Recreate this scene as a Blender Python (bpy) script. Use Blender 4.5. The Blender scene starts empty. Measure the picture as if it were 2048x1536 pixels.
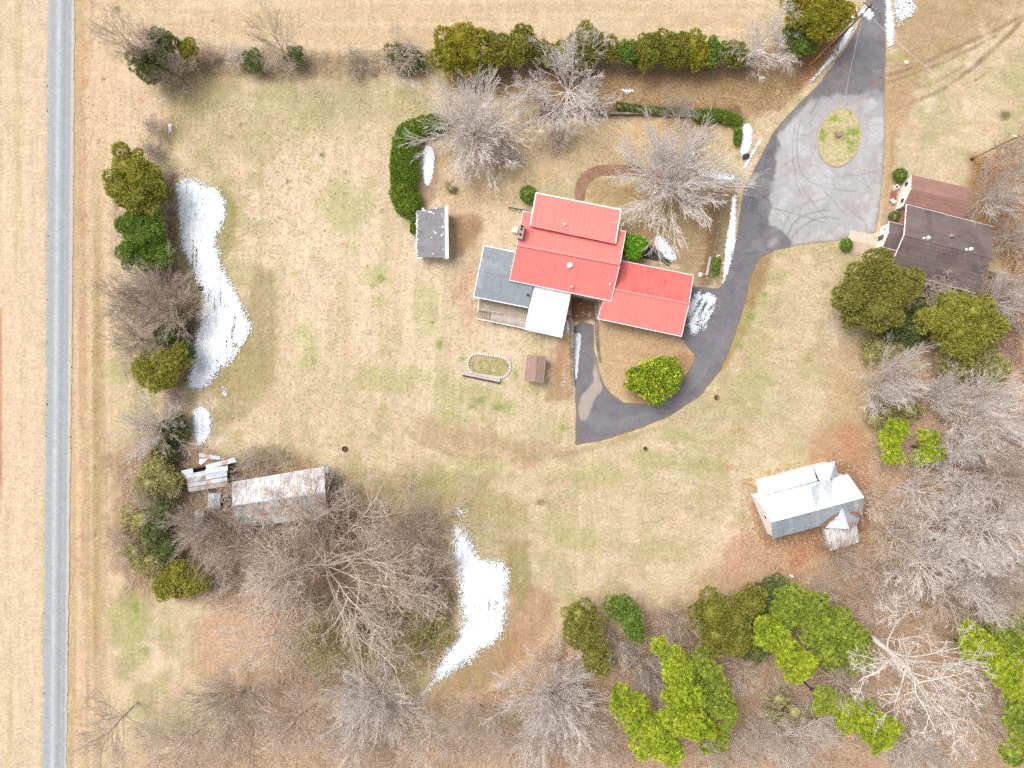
import bpy, math, random
import numpy as np
from mathutils import Vector

# ------------------------------------------------------------------ camera, sky, sun, exposure
scene = bpy.context.scene
COL = scene.collection
CAMH = 110.0            # drone height in metres
MPP = 0.08              # metres of ground per photograph pixel (2048 wide)
R = math.radians
cam_d = bpy.data.cameras.new('drone_camera')
cam = bpy.data.objects.new('drone_camera', cam_d); COL.objects.link(cam)
cam.location = (0, 0, CAMH); cam.rotation_euler = (0, 0, 0)
cam_d.sensor_width = 36; cam_d.lens = 36 * CAMH / (2048 * MPP)
cam_d.clip_start = 1; cam_d.clip_end = 3000
scene.camera = cam
w = bpy.data.worlds.new('World'); scene.world = w; w.use_nodes = True
nt = w.node_tree; bg = nt.nodes['Background']
sky = nt.nodes.new('ShaderNodeTexSky'); sky.sky_type = 'NISHITA'; sky.sun_disc = False
SUN_EL, SUN_AZ = R(58), R(-55)          # azimuth measured clockwise from +Y
sky.sun_elevation = SUN_EL; sky.sun_rotation = SUN_AZ
sky.air_density = 1.0; sky.dust_density = 6.0; sky.ozone_density = 1.0
hs = nt.nodes.new('ShaderNodeHueSaturation'); hs.inputs['Saturation'].default_value = 0.35
nt.links.new(sky.outputs[0], hs.inputs['Color']); nt.links.new(hs.outputs[0], bg.inputs[0])
bg.inputs[1].default_value = 0.15
sd = bpy.data.lights.new('sun', 'SUN'); sd.energy = 1.0; sd.angle = R(30); sd.color = (1, .96, .9)
so = bpy.data.objects.new('sun', sd); COL.objects.link(so)
sv = Vector((math.sin(SUN_AZ) * math.cos(SUN_EL), math.cos(SUN_AZ) * math.cos(SUN_EL), math.sin(SUN_EL)))
so.rotation_euler = sv.to_track_quat('Z', 'Y').to_euler(); so.location = sv * 200
vs = scene.view_settings; vs.view_transform = 'Standard'; vs.look = 'None'; vs.gamma = 1; vs.use_curve_mapping = False
vs.exposure = 0.64
scene.cycles.max_bounces = 6; scene.cycles.diffuse_bounces = 4; scene.cycles.transparent_max_bounces = 4
try: scene.cycles.use_denoising = False
except Exception: pass

# ------------------------------------------------------------------ helpers
def P(px, py, z=0.0):
    """place in metres of a point seen at pixel (px, py) of the 2048x1536 photograph, z metres above ground"""
    k = MPP * (CAMH - z) / CAMH
    return Vector(((px - 1024) * k, (768 - py) * k, z))
def lin(c): 
    c = np.asarray(c, float) / 255.0
    return np.where(c <= .04045, c / 12.92, ((c + .055) / 1.055) ** 2.4)
GAIN = 1.62
def alb(*c): return lin(c) / GAIN          # photographed colour -> base colour
def hashn(seed, n=256): return np.random.RandomState(seed).rand(n, n)
_h = {}
def vnoise(x, y, sx, sy=None, seed=0):
    sy = sy or sx
    if seed not in _h: _h[seed] = hashn(seed)
    T = _h[seed]; u = x / sx + 911.3; v = y / sy + 733.7
    i = np.floor(u).astype(int); j = np.floor(v).astype(int); fu = u - i; fv = v - j
    fu = fu * fu * (3 - 2 * fu); fv = fv * fv * (3 - 2 * fv)
    a = T[i % 256, j % 256]; b = T[(i + 1) % 256, j % 256]; c = T[i % 256, (j + 1) % 256]; d = T[(i + 1) % 256, (j + 1) % 256]
    return (a * (1 - fu) + b * fu) * (1 - fv) + (c * (1 - fu) + d * fu) * fv
def fbm(x, y, s, seed=0, o=4):
    t = 0; a = .5; n = 0
    for k in range(o):
        t = t + a * vnoise(x, y, s / 2 ** k, None, seed + k * 7); n += a; a *= .55
    return t / n
def sm(a, b, x): 
    t = np.clip((x - a) / (b - a), 0, 1); return t * t * (3 - 2 * t)
def seg_dist(x, y, pts, closed=False):
    d = np.full(x.shape, 1e9); n = len(pts)
    for k in range(n if closed else n - 1):
        ax, ay = pts[k]; bx, by = pts[(k + 1) % n]
        dx, dy = bx - ax, by - ay; L = dx * dx + dy * dy + 1e-9
        t = np.clip(((x - ax) * dx + (y - ay) * dy) / L, 0, 1)
        d = np.minimum(d, np.hypot(x - ax - t * dx, y - ay - t * dy))
    return d
def inside(x, y, pts):
    r = np.zeros(x.shape, bool); n = len(pts)
    for k in range(n):
        ax, ay = pts[k]; bx, by = pts[(k + 1) % n]
        c = ((ay > y) != (by > y)) & (x < (bx - ax) * (y - ay) / (by - ay + 1e-12) + ax)
        r ^= c
    return r
def sdist(x, y, pts):       # positive inside
    d = seg_dist(x, y, pts, True); return np.where(inside(x, y, pts), d, -d)
def smooth(pts, n=3, closed=True):
    for _ in range(n):
        q = []; m = len(pts)
        rng = range(m) if closed else range(m - 1)
        if not closed: q.append(pts[0])
        for k in rng:
            a = pts[k]; b = pts[(k + 1) % m]
            q.append((a[0] * .75 + b[0] * .25, a[1] * .75 + b[1] * .25)); q.append((a[0] * .25 + b[0] * .75, a[1] * .25 + b[1] * .75))
        if not closed: q.append(pts[-1])
        pts = q
    return pts
def ring(cx, cy, rx, ry, rot=0, n=40):
    return [(cx + rx * math.cos(t) * math.cos(rot) - ry * math.sin(t) * math.sin(rot), cy + rx * math.cos(t) * math.sin(rot) + ry * math.sin(t) * math.cos(rot)) for t in np.linspace(0, 2 * math.pi, n, endpoint=False)]

def setp(o, label=None, cat=None, group=None, kind=None):
    if label: o['label'] = label
    if cat: o['category'] = cat
    if group: o['group'] = group
    if kind: o['kind'] = kind
    return o
def thing(name, label, cat, loc=(0, 0, 0), group=None, rz=0):
    o = bpy.data.objects.new(name, None); COL.objects.link(o); o.location = loc; o.rotation_euler = (0, 0, rz)
    o.empty_display_size = .3
    return setp(o, label, cat, group)
def link(name, me, parent=None, loc=None):
    o = bpy.data.objects.new(name, me); COL.objects.link(o)
    if loc is not None: o.location = loc
    if parent is not None:
        o.parent = parent
    return o
def rebase(me, parent):
    """verts are given in world metres; bring them into the parent's frame"""
    off = Vector((0, 0, 0)); p = parent
    while p is not None: off += p.location; p = p.parent
    if off.length > 0: me.transform(__import__('mathutils').Matrix.Translation(-off))
def mesh(name, V, F, mat=None, parent=None, cols=None, sm_=False, local=False):
    me = bpy.data.meshes.new(name)
    V = np.asarray(V, dtype=np.float32).reshape(-1, 3)
    if isinstance(F, np.ndarray):
        n, k = F.shape
        me.vertices.add(len(V)); me.vertices.foreach_set('co', V.ravel())
        me.loops.add(n * k); me.loops.foreach_set('vertex_index', F.astype(np.int32).ravel())
        me.polygons.add(n); me.polygons.foreach_set('loop_start', np.arange(0, n * k, k, dtype=np.int32))
        try: me.polygons.foreach_set('loop_total', np.full(n, k, dtype=np.int32))
        except Exception: pass
        me.update(calc_edges=True)
    else:
        me.from_pydata([tuple(v) for v in V.tolist()], [], F); me.update()
    if cols is not None:
        ca = me.color_attributes.new('Col', 'FLOAT_COLOR', 'POINT')
        c4 = np.ones((len(V), 4), dtype=np.float32); c4[:, :3] = cols; ca.data.foreach_set('color', c4.ravel())
    if mat: me.materials.append(mat)
    if sm_: me.polygons.foreach_set('use_smooth', np.ones(len(me.polygons), bool))
    if parent is not None and not local: rebase(me, parent)
    return link(name, me, parent)
class MB:
    def __init__(s): s.v = []; s.f = []
    def add(s, vs, fs):
        o = len(s.v); s.v += [tuple(v) for v in vs]; s.f += [tuple(i + o for i in f) for f in fs]
    def prism(s, poly, z0, z1):         # poly: list of (x,y) ; z may be lists
        n = len(poly); z0 = z0 if hasattr(z0, '__len__') else [z0] * n; z1 = z1 if hasattr(z1, '__len__') else [z1] * n
        vs = [(p[0], p[1], z0[i]) for i, p in enumerate(poly)] + [(p[0], p[1], z1[i]) for i, p in enumerate(poly)]
        s.add(vs, [tuple(range(n))[::-1], tuple(range(n, 2 * n))] + [(i, (i + 1) % n, n + (i + 1) % n, n + i) for i in range(n)])
    def box(s, c, sx, sy, sz, rz=0):    # c = centre of the base
        ca, sa = math.cos(rz), math.sin(rz)
        s.prism([(c[0] + x * ca - y * sa, c[1] + x * sa + y * ca) for x, y in ((-sx / 2, -sy / 2), (sx / 2, -sy / 2), (sx / 2, sy / 2), (-sx / 2, sy / 2))], c[2], c[2] + sz)
    def bar(s, a, b, wd, th):           # bar from a to b, width wd (horizontal), thickness th (down)
        a = Vector(a); b = Vector(b); d = (b - a).normalized()
        up = Vector((0, 0, 1)); sd_ = d.cross(up)
        if sd_.length < 1e-3: sd_ = Vector((1, 0, 0))
        sd_.normalize(); up = sd_.cross(d); h = sd_ * wd / 2; t = up * th
        vs = [a - h - t, a + h - t, a + h, a - h, b - h - t, b + h - t, b + h, b - h]
        s.add(vs, [(0, 1, 2, 3), (7, 6, 5, 4), (0, 4, 5, 1), (1, 5, 6, 2), (2, 6, 7, 3), (3, 7, 4, 0)])
    def tube(s, a, b, r0, r1=None, n=8, cap=True):
        r1 = r0 if r1 is None else r1; a = Vector(a); b = Vector(b); d = (b - a).normalized()
        u = d.orthogonal().normalized(); v = d.cross(u)
        vs = [p + (u * math.cos(t) + v * math.sin(t)) * r for p, r in ((a, r0), (b, r1)) for t in [2 * math.pi * k / n for k in range(n)]]
        f = [(k, (k + 1) % n, n + (k + 1) % n, n + k) for k in range(n)]
        if cap: f += [tuple(range(n))[::-1], tuple(range(n, 2 * n))]
        s.add(vs, f)
    def dome(s, c, r, h, n=12, m=4):
        vs = []; f = []
        for j in range(m):
            a = j / m * math.pi / 2
            vs += [(c[0] + r * math.cos(a) * math.cos(t), c[1] + r * math.cos(a) * math.sin(t), c[2] + h * math.sin(a)) for t in [2 * math.pi * k / n for k in range(n)]]
        vs.append((c[0], c[1], c[2] + h))
        for j in range(m - 1): f += [(j * n + k, j * n + (k + 1) % n, (j + 1) * n + (k + 1) % n, (j + 1) * n + k) for k in range(n)]
        f += [((m - 1) * n + k, (m - 1) * n + (k + 1) % n, m * n) for k in range(n)]
        s.add(vs, f)
    def done(s, name, mat, parent=None, smooth_=False):
        return mesh(name, s.v, s.f, mat, parent, None, smooth_)

# ------------------------------------------------------------------ materials
def mk(name, col, amt=.15, scale=1.5, rough=.85, metal=0, fine=0, fscale=12, bump=0, attr=False, stain=None, stain_scale=.6, stain_lo=.55, stain_hi=.7, stretch=(1, 1, 1), spec=.3, rand=0, rotz=0):
    m = bpy.data.materials.new(name); m.use_nodes = True; n = m.node_tree.nodes; l = m.node_tree.links
    b = n['Principled BSDF']; b.inputs['Roughness'].default_value = rough; b.inputs['Metallic'].default_value = metal
    b.inputs['Specular IOR Level'].default_value = spec
    g = n.new('ShaderNodeNewGeometry'); mp = n.new('ShaderNodeMapping'); mp.inputs['Scale'].default_value = stretch; mp.inputs['Rotation'].default_value = (0, 0, rotz)
    l.new(g.outputs['Position'], mp.inputs[0])
    if attr:
        a = n.new('ShaderNodeAttribute'); a.attribute_name = 'Col'; base = a.outputs['Color']
    else:
        a = n.new('ShaderNodeRGB'); a.outputs[0].default_value = (*[float(x) for x in col], 1); base = a.outputs[0]
    def vary(base, sc, am, det=3):
        t = n.new('ShaderNodeTexNoise'); t.inputs['Scale'].default_value = sc; t.inputs['Detail'].default_value = det; t.inputs['Roughness'].default_value = .65
        l.new(mp.outputs[0], t.inputs[0])
        r = n.new('ShaderNodeMapRange'); r.inputs[1].default_value = .25; r.inputs[2].default_value = .75; r.inputs[3].default_value = 1 - am; r.inputs[4].default_value = 1 + am
        l.new(t.outputs[0], r.inputs[0])
        v = n.new('ShaderNodeVectorMath'); v.operation = 'SCALE'; l.new(base, v.inputs[0]); l.new(r.outputs[0], v.inputs['Scale'])
        return v.outputs[0], t
    out, t0 = vary(base, scale, amt)
    tf = t0
    if fine: out, tf = vary(out, fscale, fine, 2)
    if stain is not None:
        t = n.new('ShaderNodeTexNoise'); t.inputs['Scale'].default_value = stain_scale; t.inputs['Detail'].default_value = 6; t.inputs['Roughness'].default_value = .7
        l.new(mp.outputs[0], t.inputs[0])
        r = n.new('ShaderNodeMapRange'); r.inputs[1].default_value = stain_lo; r.inputs[2].default_value = stain_hi; l.new(t.outputs[0], r.inputs[0])
        mx = n.new('ShaderNodeMix'); mx.data_type = 'RGBA'; l.new(r.outputs[0], mx.inputs[0]); l.new(out, mx.inputs[6]); mx.inputs[7].default_value = (*[float(x) for x in stain], 1)
        out = mx.outputs[2]
    if rand:
        oi = n.new('ShaderNodeObjectInfo'); r = n.new('ShaderNodeMapRange'); r.inputs[3].default_value = 1 - rand; r.inputs[4].default_value = 1 + rand
        l.new(oi.outputs['Random'], r.inputs[0]); v = n.new('ShaderNodeVectorMath'); v.operation = 'SCALE'; l.new(out, v.inputs[0]); l.new(r.outputs[0], v.inputs['Scale']); out = v.outputs[0]
    l.new(out, b.inputs['Base Color'])
    if bump:
        bp = n.new('ShaderNodeBump'); bp.inputs['Strength'].default_value = .8; bp.inputs['Distance'].default_value = bump; l.new(tf.outputs[0], bp.inputs['Height']); l.new(bp.outputs[0], b.inputs['Normal'])
    return m
def leafmat(name, tr=.38):
    m = bpy.data.materials.new(name); m.use_nodes = True; n = m.node_tree.nodes; l = m.node_tree.links
    n.remove(n['Principled BSDF']); o = n['Material Output']
    a = n.new('ShaderNodeAttribute'); a.attribute_name = 'Col'
    d = n.new('ShaderNodeBsdfDiffuse'); t = n.new('ShaderNodeBsdfTranslucent'); mx = n.new('ShaderNodeMixShader'); mx.inputs[0].default_value = tr
    l.new(a.outputs[0], d.inputs[0]); l.new(a.outputs[0], t.inputs[0]); l.new(d.outputs[0], mx.inputs[1]); l.new(t.outputs[0], mx.inputs[2]); l.new(mx.outputs[0], o.inputs[0])
    return m
M = {}
M['ground'] = mk('dry_grass', (0, 0, 0), .10, .5, .95, fine=.26, fscale=2.6, bump=.05, attr=True, spec=.05)
M['asphalt'] = mk('asphalt', (0, 0, 0), .08, .8, .9, fine=.14, fscale=5, attr=True, spec=.15)
M['gravel'] = mk('gravel', (0, 0, 0), .06, .8, .95, fine=.22, fscale=5, attr=True, spec=.1)
M['snow'] = mk('snow', (0, 0, 0), .04, 1, .7, fine=.08, fscale=5, bump=.06, attr=True, spec=.2)
M['brick_path'] = mk('brick_paving', alb(172, 112, 98), .18, .7, .9, fine=.25, fscale=4)
M['concrete'] = mk('concrete', alb(226, 208, 190), .08, .8, .9, fine=.1, fscale=5)
M['stone'] = mk('wall_stone', alb(150, 138, 126), .25, 1.5, .9, fine=.2, fscale=6, rand=.22)
M['red'] = mk('red_metal_roof', alb(255, 146, 138), .05, .25, .5, fine=.04, fscale=2, spec=.3, stain=alb(236, 112, 104), stain_scale=.35, stain_lo=.62, stain_hi=.9, rand=.03)
M['red2'] = mk('faded_red_metal_roof', alb(248, 126, 120), .07, .3, .5, fine=.04, fscale=2, spec=.3, stain=alb(206, 92, 88), stain_scale=.8, stain_lo=.44, stain_hi=.85, rand=.05, stretch=(2.5, .35, 1), rotz=R(-11))
M['redcap'] = mk('red_ridge_cap', alb(252, 150, 145), .04, .5, .45)
M['grey_roof'] = mk('grey_roll_roof', alb(156, 163, 170), .10, .5, .85, fine=.10, fscale=4, stain=alb(188, 190, 192), stain_scale=.35)
M['shed_roof'] = mk('weathered_felt_roof', alb(150, 148, 152), .12, .6, .9, fine=.14, fscale=3, stain=alb(128, 118, 112), stain_scale=.5, rand=.05)
M['white'] = mk('white_paint', (.8, .79, .77), .04, 1, .5)
M['whiteroof'] = mk('white_metal_roof', (.80, .80, .79), .05, .4, .4, stain=(.55, .56, .56), stain_scale=.5, stain_lo=.62, stain_hi=.85, stretch=(2, .5, 1))
M['siding'] = mk('pale_siding', (.62, .61, .58), .08, 1, .7)
M['gable'] = mk('white_siding', (.74, .72, .66), .04, 1, .6)
M['brickwall'] = mk('brick_wall', (.30, .12, .09), .2, 2, .9, fine=.2)
M['chimney'] = mk('pale_brick', alb(205, 170, 158), .15, 2, .9, fine=.2)
M['dark'] = mk('dark_opening', (.015, .013, .012), .1, 1, .9)
M['glass'] = mk('window_glass', (.03, .04, .05), .1, 1, .15, spec=.6)
M['wood'] = mk('weathered_wood', alb(190, 174, 154), .2, 1, .9, fine=.25, fscale=5, rand=.15)
M['wood2'] = mk('grey_board', alb(208, 198, 190), .15, 1, .9, fine=.2, fscale=5, rand=.1)
M['deck2'] = mk('brown_deck_board', alb(178, 152, 118), .2, 1, .9, fine=.2, fscale=5, rand=.18)
M['darkwood'] = mk('dark_wood', alb(92, 78, 68), .2, 1, .9)
M['shingle'] = mk('purple_brown_shingles', alb(132, 116, 114), .12, .5, .95, fine=.20, fscale=4, stain=alb(108, 96, 98), stain_scale=.22, stain_lo=.5, stain_hi=.65, rand=.09)
M['brownshingle'] = mk('brown_shingles', alb(172, 132, 120), .08, .5, .95, fine=.16, fscale=4, stain=alb(186, 140, 118), stain_scale=.3, stain_lo=.55, stain_hi=.7, rand=.06)
M['shedshingle'] = mk('dull_brown_shingles', alb(178, 148, 138), .08, .8, .95, fine=.14, fscale=5, rand=.06)
M['tin'] = mk('lit_tin_roof', (.56, .60, .63), .06, .5, .45, fine=.05, fscale=3, spec=.5, stain=(.42, .47, .50), stain_scale=.8, stain_lo=.45, stain_hi=.75, rand=.06)  # farmhouse slopes facing the light, their brightness put into the colour
M['tin_grey_and_shaded'] = mk('grey_and_shaded_tin_roof', (.36, .40, .44), .12, .8, .5, fine=.1, fscale=3, stain=(.56, .58, .60), stain_scale=.8, rand=.14)  # grey tin; on the farmhouse its darker tone paints in slope shade
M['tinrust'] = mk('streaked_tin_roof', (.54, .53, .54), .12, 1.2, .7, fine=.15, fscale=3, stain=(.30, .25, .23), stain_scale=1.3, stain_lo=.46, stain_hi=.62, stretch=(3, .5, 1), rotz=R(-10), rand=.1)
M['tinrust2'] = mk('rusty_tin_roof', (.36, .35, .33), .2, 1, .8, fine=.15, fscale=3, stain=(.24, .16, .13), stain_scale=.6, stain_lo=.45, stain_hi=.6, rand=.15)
M['sheet'] = mk('loose_tin_sheet', (.46, .52, .57), .12, 1, .6, stain=(.44, .24, .18), stain_scale=.5, stain_lo=.54, stain_hi=.62, rand=.12)
M['orangerust'] = mk('rust', (.28, .10, .05), .2, 2, .9)
M['pole'] = mk('pole_wood', alb(135, 118, 100), .15, 1, .9)
M['polenew'] = mk('fresh_pole_wood', alb(205, 155, 90), .1, 1, .9)
M['yellow'] = mk('yellow_plastic', (.70, .50, .03), .03, 1, .5)
M['metal'] = mk('grey_metal', (.45, .47, .5), .05, 1, .4, metal=.3)
M['black'] = mk('black_plastic', (.03, .035, .05), .1, 1, .4)
M['wire'] = mk('aluminium_wire', (.62, .60, .58), .02, 1, .5)
M['pink'] = mk('pink_stone', alb(200, 160, 145), .15, 2, .9)
M['leaf'] = leafmat('leaves'); M['dryleaf'] = leafmat('dry_leaves', 0.0)
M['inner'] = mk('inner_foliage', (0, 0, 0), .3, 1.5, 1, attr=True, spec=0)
M['litter'] = mk('leaf_litter', alb(165, 120, 90), .2, 2, 1, fine=.3)
def bark(name, c): return mk(name, c, .15, 1, .95, rand=.10, spec=.05)
M['silver'] = bark('silver_bark', (.60, .54, .49))
M['pale'] = bark('pale_bark', (.70, .645, .60))
M['tan'] = bark('tan_bark', (.57, .475, .39))
M['mauve'] = bark('mauve_twigs', (.50, .405, .335))
M['twig'] = bark('undergrowth_twigs', (.56, .455, .37))
M['grey'] = bark('grey_brown_bark', (.49, .41, .34))
M['browntrunk'] = bark('brown_bark', alb(110, 92, 80))

# ------------------------------------------------------------------ ground height
def gh(x, y):
    """ground height in metres: the yard is level, the basement drive is cut into it"""
    px = x / MPP + 1024; py = 768 - y / MPP
    m = sm(1143.5, 1147, px) * (1 - sm(1190.5, 1193.5, px)) * sm(585, 588, py)
    d = -1.5 * (1 - sm(655, 790, py))
    u = fbm(np.asarray(x, float), np.asarray(y, float), 14, 91, 2) * .12 - .12
    far = np.clip((np.hypot(x, y) - 130) / 400, 0, 1) ** 2 * 8
    return m * d + u * 0 + far

# ------------------------------------------------------------------ the ground sheet
fx = np.arange(-94, 94.01, .36); fy = np.arange(-74, 74.01, .36)
cx = np.array([-900, -600, -400, -280, -200, -160, -135, -118, -106, -99]); cy = np.array([-900, -600, -400, -280, -200, -150, -120, -100, -88, -80])
gx = np.concatenate([cx, fx, -cx[::-1]]); gy = np.concatenate([cy, fy, -cy[::-1]])
X, Y = np.meshgrid(gx, gy); X = X.ravel(); Y = Y.ravel()
PX = X / MPP + 1024; PY = 768 - Y / MPP
def mix(C, col, m): return C * (1 - m[:, None]) + np.asarray(col)[None, :] * m[:, None]
n1 = fbm(PX, PY, 160, 1); n2 = fbm(PX, PY, 60, 2); n3 = fbm(PX, PY, 22, 3, 3); n4 = vnoise(PX, PY, 7, None, 4); n5 = fbm(PX, PY, 300, 5, 2)
C = np.tile(alb(220, 200, 160), (len(X), 1))
C = mix(C, alb(228, 206, 178), sm(.45, .62, n1) * .9)
C = mix(C, alb(190, 178, 128), sm(.42, .62, n2) * .75); C = mix(C, alb(176, 170, 112), sm(.50, .68, fbm(PX, PY, 110, 61)) * .35 * sm(560, 760, PY + .4 * PX - 200))
lawn = sdist(PX, PY, [(560, 210), (760, 230), (1130, 560), (1130, 860), (600, 860), (540, 600)])
C = mix(C, alb(228, 206, 176), sm(-60, 60, lawn) * (.35 + .5 * sm(.4, .6, vnoise(PX, PY, 26, 400, 8))))
C = mix(C, alb(178, 172, 105), sm(.62, .74, n3) * sm(.42, .6, n1) * .45)
C = mix(C, alb(222, 190, 160), sm(.60, .72, fbm(PX, PY, 40, 12)) * .6)
# top field, streaked across
tf = 1 - sm(95, 125, PY + 10 * (n3 - .5)); tf = tf * sm(150, 190, PX) * (1 - sm(1560, 1640, PX))
C = mix(C, alb(222, 198, 162), tf * .85); C = mix(C, alb(206, 176, 130), tf * sm(.45, .7, vnoise(PX, PY, 300, 9, 21)) * .45)
# field left of the lane and the verge right of it, streaked along the lane
lane_x = 122 - 14 * PY / 1536
lf = 1 - sm(-30, -18, PX - lane_x)
st = vnoise(PX + 8 * n5, PY, 9, 700, 31); st2 = vnoise(PX, PY, 22, 500, 33)
C = mix(C, alb(222, 200, 170), lf * .9); C = mix(C, alb(196, 184, 130), lf * sm(.5, .75, st2 * .6 + n2 * .4) * .6); C = mix(C, alb(232, 204, 172), lf * sm(.6, .8, st) * .5)
rv = sm(22, 30, PX - lane_x) * (1 - sm(75, 150, PX - lane_x))
C = mix(C, alb(222, 194, 158), rv * .9); C = mix(C, alb(186, 160, 112), rv * sm(.45, .8, st) * .6)
C = mix(C, alb(170, 150, 90), np.exp(-((PX - lane_x - 78) / 9) ** 2) * sm(200, 560, PY) * (1 - sm(1250, 1400, PY)) * (.45 + .3 * n2))
C = mix(C, alb(214, 166, 124), np.exp(-((PX - lane_x - 50) / 9) ** 2) * sm(.35, .7, vnoise(PX, PY, 8, 26, 37)) * .6)
C = mix(C, alb(206, 124, 84), np.exp(-((PX - 0) / 3.5) ** 2) * sm(600, 640, PY) * (1 - sm(950, 1020, PY)))
# soft-edged regions: (outline, colour, edge softness px, strength, raggedness px)
def region(pts, col, soft, k=1.0, rag=25, sc=40, seed=50):
    global C
    pts = np.array(pts, float); bb = (PX > pts[:, 0].min() - soft - rag) & (PX < pts[:, 0].max() + soft + rag) & (PY > pts[:, 1].min() - soft - rag) & (PY < pts[:, 1].max() + soft + rag)
    if pts[:, 0].max() > 2040 or pts[:, 0].min() < 10 or pts[:, 1].max() > 1530 or pts[:, 1].min() < 8: bb[:] = True
    ix = np.nonzero(bb)[0]; x = PX[ix]; y = PY[ix]
    d = sdist(x, y, [tuple(p) for p in pts]) + (fbm(x, y, sc, seed) - .5) * 2.4 * rag + (vnoise(x, y, 9, None, seed + 3) - .5) * rag * .9 + (vnoise(x, y, 4.5, None, seed + 4) - .5) * rag * .5
    m = sm(-soft, soft, d) * k
    C[ix] = C[ix] * (1 - m[:, None]) + np.asarray(col)[None, :] * m[:, None]
BIG = 14000
wood = [(BIG, 250), (2048, 260), (1960, 330), (1950, 420), (2010, 560), (1900, 640), (1730, 700), (1735, 860), (1728, 920), (1700, 1000), (1640, 1090), (1560, 1150), (1470, 1170), (1330, 1210), (1200, 1190), (1110, 1240), (1040, 1340), (960, 1380), (870, 1380), (800, 1440), (700, 1440), (600, 1380), (560, 1380), (470, 1440), (330, 1490), (200, 1560), (150, BIG), (BIG, BIG)]
region(wood, alb(202, 170, 138), 34, 1, 30, 60)
region([(1740, 900), (BIG, 860), (BIG, BIG), (1080, BIG), (1130, 1500), (1160, 1420), (1330, 1240), (1600, 1240)], alb(192, 160, 130), 60, .85, 50, 70, 52)
region([(820, 1420), (1120, 1380), (1160, BIG), (560, BIG), (600, 1480)], alb(182, 156, 128), 40, .8, 40, 60, 53)
olive = alb(166, 146, 88); olive2 = alb(178, 164, 106); lit = alb(170, 134, 104); clay = alb(206, 142, 102); dk = alb(134, 106, 84)
region([(200, 900), (420, 900), (660, 1030), (890, 1040), (920, 1200), (880, 1330), (700, 1400), (560, 1380), (520, 1250), (400, 1200), (240, 1190)], alb(178, 146, 116), 22, .9, 22, 50, 54)
region([(540, 1000), (880, 1020), (900, 1120), (700, 1120), (540, 1090)], alb(190, 142, 120), 18, .7, 18, 40, 55)
region([(620, 1190), (870, 1190), (880, 1320), (700, 1370), (560, 1330)], alb(140, 142, 84), 22, .75, 30, 40, 56)
region([(330, 130), (430, 135), (480, 180), (420, 220), (350, 300), (350, 420), (460, 360), (480, 440), (440, 560), (520, 650), (540, 740), (470, 800), (420, 780), (350, 560), (320, 360)], olive2, 16, .7, 16, 30, 57)
region([(430, 360), (470, 400), (470, 500), (445, 500), (455, 420)], alb(150, 152, 78), 10, .6, 8, 20, 58)
region([(510, 540), (548, 545), (556, 760), (530, 800), (430, 880), (420, 830)], alb(176, 160, 108), 10, .7, 8, 40, 59)
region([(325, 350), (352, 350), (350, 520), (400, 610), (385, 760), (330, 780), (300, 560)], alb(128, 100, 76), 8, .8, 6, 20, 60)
region([(380, 95), (870, 118), (880, 140), (600, 160), (380, 150)], alb(180, 148, 104), 14, .7, 14, 20, 61)
region([(870, 110), (1480, 130), (1640, 60), (1690, 60), (1640, 130), (1560, 215), (1500, 240), (1230, 215), (1080, 215), (900, 170)], alb(178, 144, 104), 14, .9, 8, 20, 62)
region([(1240, 160), (1600, 160), (1560, 225), (1240, 200)], alb(184, 158, 108), 20, .6, 14, 30, 63)
region([(1600, 100), (1690, 20), (1720, 20), (1620, 170), (1590, 190)], alb(176, 116, 82), 8, .7, 8, 16, 64)
region([(1080, 235), (1470, 240), (1480, 300), (1430, 340), (1260, 330), (1090, 370), (880, 380), (850, 250)], alb(212, 182, 136), 14, .6, 14, 30, 65)
region([(1260, 235), (1420, 240), (1420, 262), (1270, 262)], alb(222, 180, 112), 8, .7, 8, 20, 66)
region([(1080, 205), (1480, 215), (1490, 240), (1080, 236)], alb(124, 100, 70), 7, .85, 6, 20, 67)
region([(1170, 360), (1460, 370), (1470, 400), (1420, 560), (1390, 560), (1260, 470), (1240, 420), (1170, 400)], alb(176, 146, 96), 12, .75, 14, 26, 68)
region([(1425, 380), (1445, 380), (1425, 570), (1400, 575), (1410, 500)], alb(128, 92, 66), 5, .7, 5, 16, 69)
region([(1448, 370), (1476, 370), (1462, 540), (1436, 570), (1425, 560)], alb(140, 124, 84), 5, .7, 4, 16, 70)
region([(900, 430), (945, 425), (970, 450), (950, 490), (905, 520), (898, 480)], alb(170, 134, 86), 10, .85, 10, 16, 71)
region([(845, 290), (880, 300), (875, 400), (840, 420)], alb(166, 128, 100), 8, .7, 6, 16, 72)
region([(890, 362), (912, 362), (912, 390), (893, 390)], alb(140, 110, 80), 6, .9, 5, 12, 73)
region([(880, 330), (1060, 370), (1040, 400), (950, 420), (890, 440)], alb(216, 184, 144), 20, .7, 14, 30, 74)
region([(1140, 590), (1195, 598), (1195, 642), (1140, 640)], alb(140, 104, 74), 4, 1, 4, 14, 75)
region([(1120, 675), (1146, 675), (1146, 800), (1090, 800), (1096, 730)], alb(178, 138, 96), 10, .75, 10, 20, 76)
region([(1193, 640), (1370, 680), (1392, 712), (1350, 800), (1270, 815), (1215, 780)], alb(208, 172, 128), 5, .9, 5, 26, 77)
region([(1290, 735), (1370, 700), (1392, 715), (1350, 800), (1270, 812), (1250, 770)], alb(176, 132, 92), 9, .7, 10, 20, 78)
region([(1500, 520), (1545, 505), (1530, 560), (1500, 640), (1470, 700), (1440, 750), (1440, 720), (1480, 620)], alb(168, 132, 84), 7, .85, 6, 18, 79)
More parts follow.
